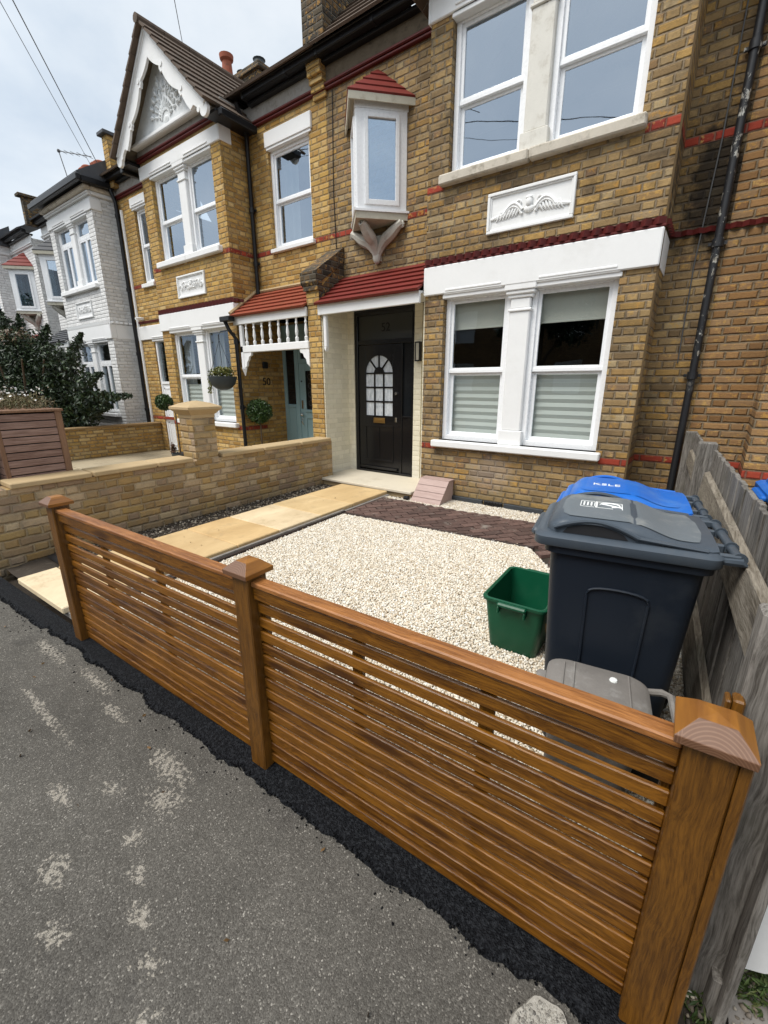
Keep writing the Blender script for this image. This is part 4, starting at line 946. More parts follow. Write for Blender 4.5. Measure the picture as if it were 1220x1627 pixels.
# lower panels
for (u,v) in ((-4.48,-3.92),): d.cbox(u,v,YD-.012,YD,.84,.875,.004).cbox(u,v,YD-.012,YD,.29,.325,.004).cbox(u,u+.03,YD-.012,YD,.325,.84,.004).cbox(v-.03,v,YD-.012,YD,.325,.84,.004).cbox(gm-.015,gm+.015,YD-.012,YD,.325,.84,.004)
d.cbox(-4.57,-3.83,YD-.04,YD,.165,.205,.006)
door=d.build('front_door',BG_,h52)
mfrost,tt,bb=newmat('frosted_pane'); tt.set(bb.inputs['Base Color'],tt.ramp(tt.noise(tt.vm('MULTIPLY',tt.pos(),(9,9,4)),2.5,4,.7),[(.3,(.34,.38,.42)),(.7,(.72,.75,.78))])); bb.inputs['Roughness'].default_value=.3
MB().box(gx0-.005,gx1+.005,YD+.018,YD+.024,gz0-.005,gzs+gr+.005).build('frosted_glass',mfrost,door)
MB().cbox(-4.30,-4.08,YD-.012,YD+.002,.905,.985,.004).cbox(-4.27,-4.11,YD-.018,YD-.011,.925,.965,.003).build('letterbox',M['brass'],door)
MB().lathe([(.022,0),(.022,.02)],0,0,12).build('lock',M['chrome'],door)
lk=bpy.data.objects['lock']; lk.data.transform(Matrix.Translation((-3.865,YD-.001,1.36))@Matrix.Rotation(PI/2,4,'X'))
MB().cbox(-3.885,-3.85,YD-.015,YD+.0,.93,1.0,.004).build('lock_plate',M['chrome'],door)
# wall lamp beside the door
wl=MB(); lx0,lx1=-3.475,-3.395
for q in ((lx0,lx1,5.49,5.50,1.81,1.825),(lx0,lx1,5.49,5.50,2.055,2.07),(lx0,lx0+.012,5.49,5.56,1.81,2.07),(lx1-.012,lx1,5.49,5.56,1.81,2.07),(lx0,lx1,5.545,5.56,1.81,2.07)): wl.cbox(*q,c=.002)
wl=wl.build('wall_lamp',M['black'],h52); MB().box(lx0+.014,lx1-.014,5.50,5.505,1.827,2.053).build('lamp_panel',M['oak'],wl)
# soil pipe and wires on the party of 52
pipe(h52,[(-.19,5.49,-.02),(-.185,5.49,1.55),(-.185,5.49,5.7)],.034,M['pipeflake'],'soil_pipe',[(-.185,5.49,1.58),(-.185,5.49,2.75),(-.185,5.49,4.2)])
MB().tube([(-.33,5.535,1.7),(-.34,5.535,2.6),(-.30,5.535,3.6),(-.29,5.535,5.6)],.006,5).build('cable',M['wire'],h52)
MB().tube([(-4.93,5.54,3.35),(-4.96,5.54,4.2),(-4.93,5.54,5.4)],.006,5).build('cable',M['black'],h52)
vt=MB().cbox(-2.10,-1.86,5.02,5.05,.02,.085,.003)
for i in range(6): vt.cbox(-2.085+i*.037,-2.06+i*.037,5.012,5.022,.03,.075,.002)
vt.build('air_brick',M['black'],h52)
for (a,b) in ((-2.55,-2.12),(-1.84,-1.36)): MB().cbox(a,b,5.008,5.045,.03,.085,.006).build('slate_course',M['bluestone'],h52)
MB().box(-.590,-.573,5.032,5.05,.0,5.4).build('corner_joint',mat_plain('brown_joint_filler',(.10,.065,.03),.9,.3,20,.5,60),h52)
# party parapet / stack between 52 and 50 at the eaves
st=MB().box(-5.30,-4.92,5.38,8.6,5.75,7.22)
stack=st.build('party_stack',M['brickdark'],h52)
MB().cbox(-5.36,-4.88,5.32,8.7,7.221,7.29,.02).build('stack_coping',M['black'],stack)
cb=MB()
for k in range(4): cb.cbox(-5.28+.02*k*0,-5.03,5.55-.035*(k+1),5.56,5.36+k*.075,5.43+k*.075,.004)
cb.cbox(-5.28,-5.03,5.40,5.56,5.66,5.76,.004); cb.build('corbel',M['brick50'],h52)
# ---- house 50
m50=lambda x:-9.9-x
h50=house('terraced_house','clean golden brick terraced house with white bargeboarded gable and dusty blue door',m50,M['brick50'],-4.845,1.52,porch_y=6.0,roofmat=M['tile_brown'],roof_pitch=.50,
          extra_holes=[(-4.48,-3.56,3.64,5.08),(.30,.80,-.1,2.50),(.40,.86,3.62,5.14)])
# upper window over the porch
sash(h50,-4.48,-3.56,3.66,5.06,5.60,m50,M['glassup'],4.36,blind=[(4.9,[(.0,.5)],'curtain')])
a,b=m50(-3.54),m50(-4.52)
MB().cbox(a-.02,b+.03,5.515,5.60,5.085,5.29,.008).cbox(a,b+.01,5.53,5.60,5.05,5.085,.004).build('window_lintel',M['white'],h50)
MB().cbox(a,b+.02,5.49,5.60,3.60,3.66,.008).build('window_sill',M['white'],h50)
# narrow bay-side strip window, white door and bands in the left recess
sash(h50,.42,.84,3.66,5.12,5.60,m50,M['glassup'],4.42)
MB().cbox(m50(.90),m50(.36),5.50,5.60,3.58,3.66,.008).build('window_sill',M['white'],h50)
MB().cbox(-11.42,-9.33,5.515,5.56,2.50,2.80,.01).build('lintel_band',M['white'],h50)
MB().cbox(m50(.95),m50(.30),5.515,5.56,5.14,5.33,.01).build('lintel_band',M['white'],h50)
hd=MB(); lintel_head(hd,m50(.93),m50(.33),5.15,5.535); hd.build('window_head',M['white'],h50); hd=MB(); lintel_head(hd,m50(.85),m50(.25),2.50,5.535); hd.build('window_head',M['white'],h50)
wd=MB().cbox(-10.70,-10.64,5.58,5.66,-.1,2.5,.004).cbox(-10.26,-10.20,5.58,5.66,-.1,2.5,.004).cbox(-10.64,-10.26,5.58,5.66,2.44,2.5,.004).cbox(-10.64,-10.26,5.60,5.64,-.06,1.55,.004).cbox(-10.64,-10.26,5.58,5.66,1.50,1.56,.004)
for (z0,z1) in ((.05,.62),(.72,1.42)): wd.cbox(-10.60,-10.55,5.59,5.6,z0,z1,.003).cbox(-10.35,-10.30,5.59,5.6,z0,z1,.003).cbox(-10.6,-10.3,5.59,5.6,z0,z0+.03,.003).cbox(-10.6,-10.3,5.59,5.6,z1-.03,z1,.003)
wdo=wd.build('white_door',M['upvc'],h50); wdo['label']='narrow white door with glazed top beside the shared wall'
MB().box(-10.63,-10.27,5.61,5.616,1.57,2.43).build('pane',M['glass'],wdo)
# porch with turned balusters
a,b=porch(h50,m50,M['tile_orange'],xl=-4.85,xr=-3.06,balusters=True,z_f=2.47)
lead=MB().tube([(a-.005,4.92,2.65),(a+.0,5.53,3.09)],.03,6).tube([(a,5.53,3.07),(b,5.53,3.07)],.028,6).build('porch_flashing',M['coping'],h50)
vf=MB().cbox(a+.14,b,4.97,5.03,2.02,2.13,.008)
vf.cbox(a+.14,a+.21,4.97,5.03,1.78,2.46,.008)
vals=vf.build('porch_valance',M['white'],h50)
x0,x1=a+.30,b-.06
for k in range(8):
    x=x0+(x1-x0)*k/7
    MB().lathe([(.022,2.12),(.028,2.16),(.030,2.19),(.014,2.205),(.020,2.23),(.027,2.28),(.020,2.34),(.013,2.38),(.022,2.395),(.022,2.41),(.013,2.425),(.020,2.47)],x,5.0,10).build('baluster',M['white'],vals,smooth=True)
for sg,xx in ((1,a+.21),(-1,b)):
    P=[(0,2.02),(.20,2.02),(.19,1.97),(.13,1.95),(.11,1.90),(.07,1.87),(.05,1.80),(.015,1.78),(.0,1.76)]
    MB().prism([(xx+sg*p,q) for p,q in P],'y',4.98,5.02).build('porch_bracket',M['white'],vals)
MB().lathe([(.055,1.78),(.058,1.76),(.04,1.72),(.008,1.64)],a+.175,5.0,4).build('pendant',M['white'],vals)
# dusty blue door screen in the deep porch
T_=M['teal']; Y=6.03
f=MB().cbox(-6.86,-6.78,Y,Y+.08,.0,2.56,.005).cbox(-6.52,-6.42,Y-.01,Y+.08,.0,2.56,.005).cbox(-6.78,-6.52,Y,Y+.07,2.12,2.56,.004).cbox(-6.78,-6.52,Y,Y+.07,.0,1.12,.004).cbox(-6.42,-5.1,Y,Y+.08,2.2,2.56,.005).cbox(-6.42,-5.50,Y-.005,Y+.08,1.88,1.955,.005).cbox(-5.50,-5.40,Y-.01,Y+.08,0,2.2,.005).cbox(-5.40,-5.08,Y,Y+.06,0,2.2,.005)
f.cbox(-6.76,-6.73,Y-.012,Y,.1,1.05,.003).cbox(-6.57,-6.54,Y-.012,Y,.1,1.05,.003).cbox(-6.76,-6.54,Y-.02,Y,1.06,1.10,.004).cbox(-6.42,-6.36,Y,Y+.07,1.95,2.2,.003)
scr=f.build('door_screen',T_,h50)
MB().box(-6.78,-6.52,Y+.03,Y+.036,1.12,2.12).box(-6.40,-5.5,Y+.03,Y+.036,1.955,2.2).build('leaded_pane',M['glassdark'],scr)
d=MB().cbox(-6.42,-6.27,Y+.01,Y+.05,.02,1.875,.004).cbox(-6.03,-5.88,Y+.01,Y+.05,.02,1.875,.004).cbox(-5.64,-5.51,Y+.01,Y+.05,.02,1.875,.004)
for (u,v) in ((-6.27,-6.03),(-5.88,-5.64)):
    d.cbox(u,v,Y+.011,Y+.049,1.74,1.874,.003).cbox(u,v,Y+.011,Y+.049,.86,1.03,.003).cbox(u,v,Y+.03,Y+.045,.2,.86,.003).cbox(u,v,Y+.011,Y+.049,.02,.2,.003)
    d.cbox(u,u+.02,Y-.002,Y+.012,1.03,1.74,.003).cbox(v-.02,v,Y-.002,Y+.012,1.03,1.74,.003).cbox(u-.02,v+.02,Y-.012,Y+.012,.98,1.02,.004)
dd=d.build('front_door',T_,h50); dd['label']='dusty blue front door with leaded panels and brass fittings'
MB().box(-6.26,-6.04,Y+.028,Y+.034,1.03,1.74).box(-5.87,-5.65,Y+.028,Y+.034,1.03,1.74).build('leaded_pane',M['glassdark'],dd)
ld=MB()
for (u,v) in ((-6.25,-6.05),(-5.86,-5.66)):
    mx=(u+v)/2
    for k in range(4): ld.tube([(mx+.05*math.cos(2*PI*i/12),Y+.024,1.15+k*.16+.05*math.sin(2*PI*i/12)) for i in range(13)],.004,4)
    ld.tube([(mx,Y+.024,1.03),(mx,Y+.024,1.74)],.004,4)
ld.build('leading',M['wire'],dd)
MB().cbox(-6.375,-6.325,Y-.01,Y+.01,1.04,1.2,.006).build('door_pull',M['chrome'],dd); MB().ball((-6.35,Y-.03,.93),.032,10,6).tube([(-6.35,Y-.02,.86),(-6.35,Y-.045,.80),(-6.33,Y-.02,.74)],.012,6).build('door_handle',M['chrome'],dd,smooth=True)
MB().cbox(-6.03,-5.88,Y-.008,Y+.01,.86,.95,.004).build('letterbox',M['brass'],dd)
MB().lathe([(.016,0),(.016,.01)],0,0,10).build('spyhole',M['black'],dd); bpy.data.objects['spyhole'].data.transform(Matrix.Translation((-6.36,Y+.01,1.55))@Matrix.Rotation(PI/2,4,'X'))
text_mesh('50',.19,M['black'],h50,'house_number',(-6.845,5.60,1.54),(PI/2,0,PI/2),.006)
MB().cbox(-6.85,-6.80,5.52,5.64,1.78,1.90,.015).build('porch_light',M['black'],h50)
# drainpipes of 50
pipe(h50,[(-6.70,5.28,5.68),(-6.72,5.44,5.45),(-6.76,5.49,5.3),(-6.76,5.49,3.02)],.034,None,'drainpipe',[(-6.76,5.49,4.3),(-6.76,5.49,3.5)])
pipe(h50,[(-6.93,4.86,2.56),(-6.88,4.90,2.40),(-6.80,4.97,2.25),(-6.80,4.97,.15),(-6.78,4.90,.02)],.032,None,'drainpipe',[(-6.80,4.97,2.2),(-6.80,4.97,1.1)])
MB().cbox(-6.99,-6.72,4.80,4.93,2.52,2.60,.012).build('gutter',M['black'],h50)
pipe(h50,[(-11.40,5.40,5.66),(-11.36,5.48,5.35),(-11.36,5.48,-.05)],.04,None,'drainpipe',[(-11.36,5.48,z) for z in (5.1,3.6,2.2,.9)])
MB().tube([(-11.26,5.53,-.05),(-11.26,5.53,5.2)],.035,8).build('waste_pipe',M['white'],h50,smooth=True)
cam_=MB().cbox(-11.05,-10.99,5.44,5.55,2.93,2.99,.01).tube([(-11.02,5.50,2.97),(-11.0,5.36,2.95)],.03,10).build('security_camera',M['upvc'],h50,smooth=True)
ck=MB().box(-9.85,-8.45,7.3,7.8,5.9,7.60).cbox(-9.92,-8.38,7.24,7.86,7.60,7.67,.01).cbox(-9.88,-8.42,7.27,7.83,7.67,7.73,.01).build('chimney',M['brickdark'],h50)
for (x,y) in ((-9.70,7.5),):
    MB().lathe([(.13,7.73),(.115,7.95),(.10,8.2),(.14,8.24),(.15,8.32),(.11,8.34)],x,y,14).build('chimney_pot',M['pot'],ck,smooth=True)
for (x,y) in ((-9.25,7.55),(-8.65,7.5)): MB().lathe([(.12,7.73),(.11,7.86),(.13,7.89),(.03,7.93)],x,y,12).build('chimney_pot',M['slatepot'],ck,smooth=True)
wp=MB().box(-9.62,-9.40,5.3,7.5,5.72,6.2).build('party_parapet',M['brick50'],h50) if False else None
pp=MB().box(-11.42,-11.20,5.42,7.5,5.62,6.55).build('party_parapet',M['brick50'],h50); MB().cbox(-11.46,-11.16,5.34,7.6,6.55,6.62,.01).build('coping',M['slate'],pp)
# hanging basket on its bracket
hb=thing('hanging_basket','grey hanging basket of trailing plants by the black drainpipe','hanging basket',(-6.93,4.72,1.5))
bp=MB(); n=16
bp.lathe([(.05,1.40),(.13,1.43),(.20,1.50),(.235,1.60),(.24,1.63),(.225,1.63),(.18,1.52),(.05,1.45)],-6.93,4.72,20); bp.build('bowl',M['slatepot'],hb,smooth=True)
ch=MB()
for k in range(3): a=2*PI*k/3+.4; ch.tube([(-6.93+.23*math.cos(a),4.72+.23*math.sin(a),1.63),(-6.93,4.72,2.22)],.004,4)
ch.tube([(-6.93,4.72,2.22),(-6.93,4.72,2.3),(-6.90,4.75,2.36),(-6.84,4.85,2.38),(-6.80,4.95,2.34),(-6.80,4.97,2.2)],.009,6); ch.build('chain',M['black'],hb)
# ------------------------------------------------------------------ foliage helper
def leaves(name, centres, size, mat, parent=None, up=.2, aspect=.5, curl=.25):
    n=len(centres); c=np.array(centres); d=rng.normal(size=(n,3)); d[:,2]+=up; d/=np.linalg.norm(d,axis=1,keepdims=True)
    e=rng.normal(size=(n,3)); e-=d*(e*d).sum(1,keepdims=True); e/=np.linalg.norm(e,axis=1,keepdims=True); nn=np.cross(d,e)
    s=size*(.65+.7*rng.random(n))[:,None]
    a=c-d*s; b=c+e*s*aspect-nn*s*curl*.4; m=c+nn*s*curl; t=c+d*s-nn*s*curl*.5; q=c-e*s*aspect-nn*s*curl*.4
    V=np.stack([a,b,m,t,q],1).reshape(-1,3); k=np.arange(n)*5
    F=np.stack([np.stack([k,k+1,k+2],1),np.stack([k+1,k+3,k+2],1),np.stack([k+3,k+4,k+2],1),np.stack([k+4,k,k+2],1)],1).reshape(-1,3)
    me=bpy.data.meshes.new(name); me.vertices.add(len(V)); me.vertices.foreach_set('co',V.ravel()); me.loops.add(len(F)*3); me.loops.foreach_set('vertex_index',F.ravel().astype(np.int32))
    me.polygons.add(len(F)); me.polygons.foreach_set('loop_start',np.arange(0,len(F)*3,3,dtype=np.int32)); me.update(calc_edges=True); me.materials.append(mat)
    o=bpy.data.objects.new(name,me); C.objects.link(o)
    if parent: par(o,parent)
    return o
def blob_pts(blobs, n, shell=.75):
    vol=np.array([b[3]*b[4]*b[5] for b in blobs]); vol/=vol.sum(); out=[]
    for b,k in zip(blobs,(vol*n).astype(int)):
        v=rng.normal(size=(k,3)); v/=np.linalg.norm(v,axis=1,keepdims=True); r=(rng.random(k)**.4)[:,None]; r=shell*r+(1-shell)*1.0*rng.random((k,1))
        r*=(1+.18*np.sin(v[:,:1]*7+b[0])*np.cos(v[:,1:2]*6+v[:,2:]*5))
        out.append(np.array(b[:3])+v*r*np.array(b[3:6]))
    return np.concatenate(out)
leaves('foliage',np.concatenate([blob_pts([(-6.93,4.72,1.70,.22,.22,.10),(-7.1,4.6,1.58,.07,.07,.16),(-7.12,4.58,1.40,.05,.05,.12)],900)]),.022,M['leafyel'],hb)
def topiary(label,x,y,z0,zb,r,name='bay_tree',lean=0):
    t=thing(name,label,'potted tree',(x,y,z0))
    MB().lathe([(.12,z0),(.16,z0+.26),(.17,z0+.28),(.15,z0+.28),(.14,z0+.24)],x,y,16).build('pot',M['slatepot'],t,smooth=True)
    MB().tube([(x,y,z0+.2),(x+.01,y,zb-.1),(x+lean,y,zb)],[.016,.013,.012],8).build('trunk',M['bark'],t,smooth=True)
    k=3600; v=rng.normal(size=(k,3)); v/=np.linalg.norm(v,axis=1,keepdims=True); rr=(.66+.42*rng.random((k,1))**1.5)*(1+.07*np.sin(v[:,:1]*9)*np.cos(v[:,2:]*8))
    leaves('crown',np.array([x+lean,y,zb])+v*rr*r*np.array([1,1,.95]),.024,M['leafbay'],t)
    inner=MB().ball((x+lean,y,zb),r*.66,14,9); inner.build('inner_crown',M['leafdark'],t,smooth=True)
    return t
topiary('round-clipped bay tree against the brick beside the blue door',-6.62,5.20,-.085,1.02,.215)
topiary('round-clipped bay tree in front of the narrow white door',-8.25,4.5,-.085,1.16,.15,lean=-.36)
tg=thing('wilted_pot_plant','low dark plant and trough at the foot of the golden brick bay','plant',(-8.2,4.55,-.08))
MB().cbox(-8.65,-7.85,4.42,4.68,-.083,.05,.01).build('trough',M['slatepot'],tg); leaves('foliage',blob_pts([(-8.4,4.55,.10,.22,.10,.09),(-8.55,4.52,.22,.06,.06,.16)],500),.03,mat_leaf('red_brown_leaf',[(.05,.02,.015),(.12,.05,.03),(.06,.05,.02)]),tg)

# ------------------------------------------------------------------ neighbouring houses
m48=lambda x:x-10.965
h48=house('terraced_house','white painted brick terraced house with slate-roofed upper window behind the dark shrub',m48,M['brickwhite'],-5.0,-.475,white=True,gablefin=False,redband=False,winstyle='case',mould=M['white'],roof_pitch=.5,extra_holes=[])
prow_oriel(h48,-4.14,m48,5.55,M['slate'],None)
porch(h48,m48,M['slate'])
# hipped bay roof + deep black gutter of 48
bx0,bx1=m48(-3.05),m48(-.585)
hp=MB().prism([(4.80,5.76),(5.6,6.25),(5.6,5.66),(4.80,5.66)],'x',bx0-.15,bx1+.15); hp.build('bay_roof',M['slate'],h48)
MB().cbox(bx0-.22,bx1+.22,4.74,4.84,5.58,5.70,.015).cbox(bx1+.10,bx1+.20,4.84,5.5,5.58,5.70,.015).build('gutter',M['black'],h48)
MB().cbox(bx0-.08,bx1+.08,4.90,5.05,5.50,5.60,.03).cbox(bx1,bx1+.08,5.05,5.5,5.50,5.60,.03).build('eaves_cornice',M['stone'],h48)
AB=(-17.25,7.1,7.0); AT=(-17.85,7.1,8.54); AR=(-15.75,7.1,7.86)
ck=MB().box(-17.2,-15.3,6.9,7.5,5.7,7.22).cbox(-17.26,-15.24,6.84,7.56,7.22,7.29,.01).build('chimney',M['brickdark'],h48)
for i,(x,h) in enumerate(((-17.05,.42),(-16.75,.58),(-16.3,.50),(-15.95,.52),(-15.5,.42))):
    MB().lathe([(.15,7.29),(.13,7.29+h*.7),(.17,7.29+h*.75),(.175,7.29+h*.92),(.13,7.29+h)],x,7.2+.1*(i%2),14).build('chimney_pot',M['pot'],ck,smooth=True)
ae=MB().tube([AB,AT],.014,5).tube([AT,AR],.012,5)
for k in range(5): q=[AT[i]+(AR[i]-AT[i])*(.12+.2*k) for i in range(3)]; ae.tube([(q[0]-.06,q[1]-.1,q[2]+.05),(q[0]+.06,q[1]+.1,q[2]-.05)],.006,4)
ae.ball(AT,.05,8,5)
ae.build('tv_aerial',M['wire'],h48)
m46=lambda x:-20.87-.96-x
h46=house('terraced_house','cream rendered terraced house with red-roofed upper window at the far left',m46,M['brickwhite'],-4.99,-.3,white=True,gablefin=False,redband=False,mould=M['white'],roof_pitch=.62)
prow_oriel(h46,-4.14,m46,5.55,M['tile_red'],None); porch(h46,m46,M['tile_red'])
bx0,bx1=m46(-.585),m46(-3.05)
MB().cbox(bx0-.2,bx1+.2,4.70,4.82,5.62,5.76,.015).build('gutter',M['black'],h46); MB().prism([(4.80,5.76),(5.6,6.25),(5.6,5.66),(4.80,5.66)],'x',bx0-.15,bx1+.15).build('bay_roof',M['slate'],h46)
MB().box(-16.0,-15.86,5.2,7.6,5.7,6.35).cbox(-16.05,-15.8,5.1,7.7,6.35,6.42,.01).build('party_parapet',M['brickdark'],h46)
pipe(h46,[(-17.25,5.47,2.9),(-17.25,5.47,-.1)],.035)
m54=lambda x:-.24+.0-x+.0
h54=house('terraced_house','orange brick terraced house beyond the grey fence',m54,M['brick54'],-5.1,-.1205,gablefin=True,roof_pitch=1.05,roofmat=M['tile_brown'])

# ------------------------------------------------------------------ brick boundary wall between the two front gardens
gw=thing('garden_wall','low buff brick wall with pale stone coping and capped pier left of the slab path','wall',(-4.72,2.8,0),math.radians(.0))
skx=lambda y:-.0125*(y-.8)
xf=lambda x,y,z:(x+skx(y),y,z)
def longwall(mb,x0,x1,y0,y1,z0,z1,n=24):
    for i in range(n):
        a=y0+(y1-y0)*i/n; b=y0+(y1-y0)*(i+1)/n
        mb.add([(x1,a,z0),(x1,b,z0),(x1,b,z1),(x1,a,z1)],[(0,1,2,3)]); mb.add([(x0,a,z0),(x0,b,z0),(x0,b,z1),(x0,a,z1)],[(3,2,1,0)])
    mb.add([(x0,y0,z0),(x1,y0,z0),(x1,y0,z1),(x0,y0,z1)],[(0,1,2,3)]); mb.add([(x0,y1,z0),(x1,y1,z0),(x1,y1,z1),(x0,y1,z1)],[(3,2,1,0)]); mb.add([(x0,y0,z1),(x1,y0,z1),(x1,y1,z1),(x0,y1,z1)],[(0,1,2,3)])
    return mb
w=MB(xf=xf); longwall(w,-4.84,-4.605,.80,4.99,-.12,.655); w.build('wall_face',M['wallbrick'],gw)
cp=MB(xf=xf)
for (a,b) in ((1.00,1.62),(1.63,2.24),(2.25,2.655)): cp.cbox(-4.87,-4.575,a,b-.006,.657,.705,.008)
cp.build('coping',M['coping'],gw)
cp=MB(xf=xf)
for (a,b) in ((3.03,3.66),(3.67,4.32),(4.33,4.96)): cp.cbox(-4.87,-4.575,a,b-.006,.657,.705,.008)
cp.build('coping',M['coping'],gw)
p=MB(xf=xf); longwall(p,-4.86,-4.60,2.70,2.985,-.1,1.135,3); pr_=p.build('pier',M['wallbrick'],gw)
c=MB(xf=xf); X0,X1,Y0,Y1=-4.86,-4.60,2.70,2.985
def sq(e,z): return [(X0-e,Y0-e,z),(X1+e,Y0-e,z),(X1+e,Y1+e,z),(X0-e,Y1+e,z)]
c.loft([sq(.003,1.135),sq(.005,1.17),sq(.02,1.18),sq(.04,1.205),sq(.065,1.225),sq(.07,1.23),sq(.07,1.255),sq(-.02,1.295),sq(-.12,1.32)]); c.build('pier_cap',M['coping'],pr_,smooth=True,ang=25)
# street-side pier and return of number 50
gp=thing('gate_pier','buff brick street pier with stone cap at the far left corner','pier',(-5.2,.85,0))
MB().box(-5.55,-5.05,.74,1.02,-.1,1.25).build('pier_body',M['wallbrick2'],gp); MB().cbox(-5.62,-4.97,.68,1.08,1.25,1.31,.01).build('pier_cap',M['coping'],gp)
lw=thing('front_wall','low brick front wall along the pavement at the far left','wall',(-8,.72,0))
MB().box(-10.8,-7.4,.50,.74,-.1,.7).build('wall_face',M['wallbrick2'],lw); MB().cbox(-10.85,-7.35,.46,.78,.7,.75,.01).build('coping',M['coping'],lw)
# far wall between 50 and 48
fw=thing('garden_wall','low golden brick wall with dark timber-edged coping in front of the white house','wall',(-11,3.5,0))
w=MB(); longwall(w,-11.10,-10.90,.8,5.54,-.12,.555); w.build('wall_face',M['wallbrick2'],fw); MB().cbox(-11.14,-10.86,.78,5.54,.556,.60,.008).build('coping',mat_plain('brown_coping',(.26,.17,.08),.8,.25,4,.3,60),fw)
# slatted bin store with planted roof
bs=thing('bin_store','reddish slatted hardwood bin store with a planted roof behind the low wall','bin store',(-5.3,1.2,0))
sl=MB(); x1=-4.855
for k in range(18):
    z=.06+k*.0665; sl.cbox(x1-.02,x1,1.085,1.50,z,z+.058,.003)
sl.build('slatted_side',M['hardwood'],bs)
sl=MB()
for k in range(18): z=.06+k*.0665; sl.cbox(-6.8,x1-.03,1.06,1.08,z,z+.058,.003)
sl.build('slatted_front',M['hardwood'],bs)
MB().cbox(x1-.05,x1+.006,1.50,1.555,-.08,1.27,.004).build('corner_post',M['hardwoodv'],bs)
MB().cbox(-6.8,-6.75,1.50,1.555,-.08,1.26,.004).build('corner_post',M['hardwoodv'],bs); MB().cbox(x1-.025,x1+.004,1.055,1.085,.0,1.26,.003).build('corner_post',M['hardwoodv'],bs)
MB().cbox(-6.85,x1+.015,1.04,1.57,1.262,1.285,.004).build('roof_tray',M['hardwoodv'],bs)
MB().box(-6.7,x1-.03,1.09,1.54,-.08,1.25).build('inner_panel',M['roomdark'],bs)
pts=rng.uniform(size=(3600,3))*np.array([1.9,.5,.10])+np.array([-6.85,1.07,1.285]); pts[:,2]+=.05*np.sin(pts[:,0]*9)*rng.random(3600)
rp=leaves('sedum_roof',pts,.022,M['leafmix'],bs,up=1.2,aspect=.22)
fl=rng.uniform(size=(130,3))*np.array([1.7,.5,.12])+np.array([-6.5,1.07,1.36]); fo=leaves('flowers',fl,.010,M['flower'],bs,aspect=1.,curl=.1)
# big dark shrub in front of the white house
sh=thing('shrub','large dark evergreen shrub in front of the white house','shrub',(-12.8,4.0,-.1))
br=MB()
for k in range(9):
    a=2*PI*k/9; br.tube([(-12.9+.1*math.cos(a),3.6+.1*math.sin(a),-.1),(-12.9+.6*math.cos(a),3.6+.35*math.sin(a),1.0),(-12.9+1.3*math.cos(a)+.1*k%.3,3.6+.55*math.sin(a),2.0)],[.05,.035,.015],6)
br.tube([(-12.3,3.8,.9),(-11.4,4.0,1.3),(-10.2,4.1,1.28),(-9.15,4.15,1.28)],[.03,.02,.012,.004],5).tube([(-12.2,3.8,1.5),(-11.4,4.0,1.9),(-10.9,4.0,2.25)],[.03,.018,.005],5).tube([(-14.2,3.6,1.5),(-14.9,3.7,2.6),(-15.2,3.7,3.3)],[.03,.02,.006],5)
br.build('trunk',M['bark'],sh,smooth=True)
blobs=[(-11.8,3.9,1.9,.6,.5,.5),(-10.9,4.05,1.2,.45,.4,.32),(-12.8,3.7,1.3,1.15,.85,1.0),(-13.9,3.6,1.5,1.1,.8,1.15),(-15.0,3.6,1.7,1.2,.8,1.3),(-12.2,3.8,.75,1.0,.7,.65),(-13.0,3.7,2.1,.85,.6,.6),(-11.7,3.9,1.35,.6,.5,.5),(-11.4,4.0,.9,.6,.45,.42),(-15.3,3.7,2.7,.8,.6,.7),(-14.1,3.7,2.55,.5,.5,.35)]
P=blob_pts(blobs,30000,.9)
Q=[]
for (a,b,k,r) in (((-11.0,4.0,1.2),(-9.15,4.15,1.28),520,.10),((-11.3,3.9,1.8),(-10.5,4.0,2.5),380,.12),((-11.2,3.9,1.4),(-10.0,4.05,1.72),480,.13),((-11.2,4.0,1.0),(-10.1,4.15,1.05),550,.13),((-14.6,3.7,2.2),(-15.3,3.7,3.5),400,.2),((-13.2,3.7,2.4),(-12.9,3.7,3.0),240,.13),((-13.8,3.7,2.4),(-14.1,3.7,3.2),240,.15),((-12.4,3.8,2.2),(-11.9,3.9,2.75),260,.12)):
    t=rng.random((k,1))**.8; Q.append(np.array(a)+(np.array(b)-np.array(a))*t+rng.normal(size=(k,3))*r*(1.05-t))
leaves('crown',np.concatenate([P]+Q),.052,M['leafdark'],sh,up=.4,aspect=.42)
ov=blob_pts([(-12.9,3.55,2.5,.5,.4,.22)],500); leaves('pale_shoots',ov,.04,mat_leaf('mixed_red_green_leaf',[(.04,.07,.02),(.09,.12,.05),(.20,.10,.06),(.16,.17,.12)]),sh)

# ------------------------------------------------------------------ weathered grey board fence
gf=thing('board_fence','weathered grey vertical-board fence behind the wheelie bins','fence',(.1,3.2,0))
th=math.atan(.072); U=Vector((-math.sin(th),math.cos(th)))   # along the fence, away from the street
def GX(s,o,z): # s along from (.27,1.03), o outwards to the neighbour
    o-=.048
    return (.27+U.x*s+U.y*o, 1.03+U.y*s-U.x*o, z)
g=MB(xf=GX); s=-.05; k=0
while s<2.42:
    w_=random.uniform(.095,.105); top=1.115+random.uniform(-.004,.004)-.01*s; o_=.03+(k%2)*.006
    g.cbox(o_ if False else s, s+w_-.003, o_, o_+.018, .02, top, .002) ; s+=w_; k+=1
g.build('boards',M['grey'],gf)
g=MB(xf=GX); 
while s<4.35:
    w_=random.uniform(.095,.105); top=1.03+random.uniform(-.004,.004)
    if s>2.6: g.cbox(s,s+w_-.003,.03+(k%2)*.006,.048+(k%2)*.006,.02,top,.002)
    s+=w_; k+=1
g.build('boards',M['grey'],gf)
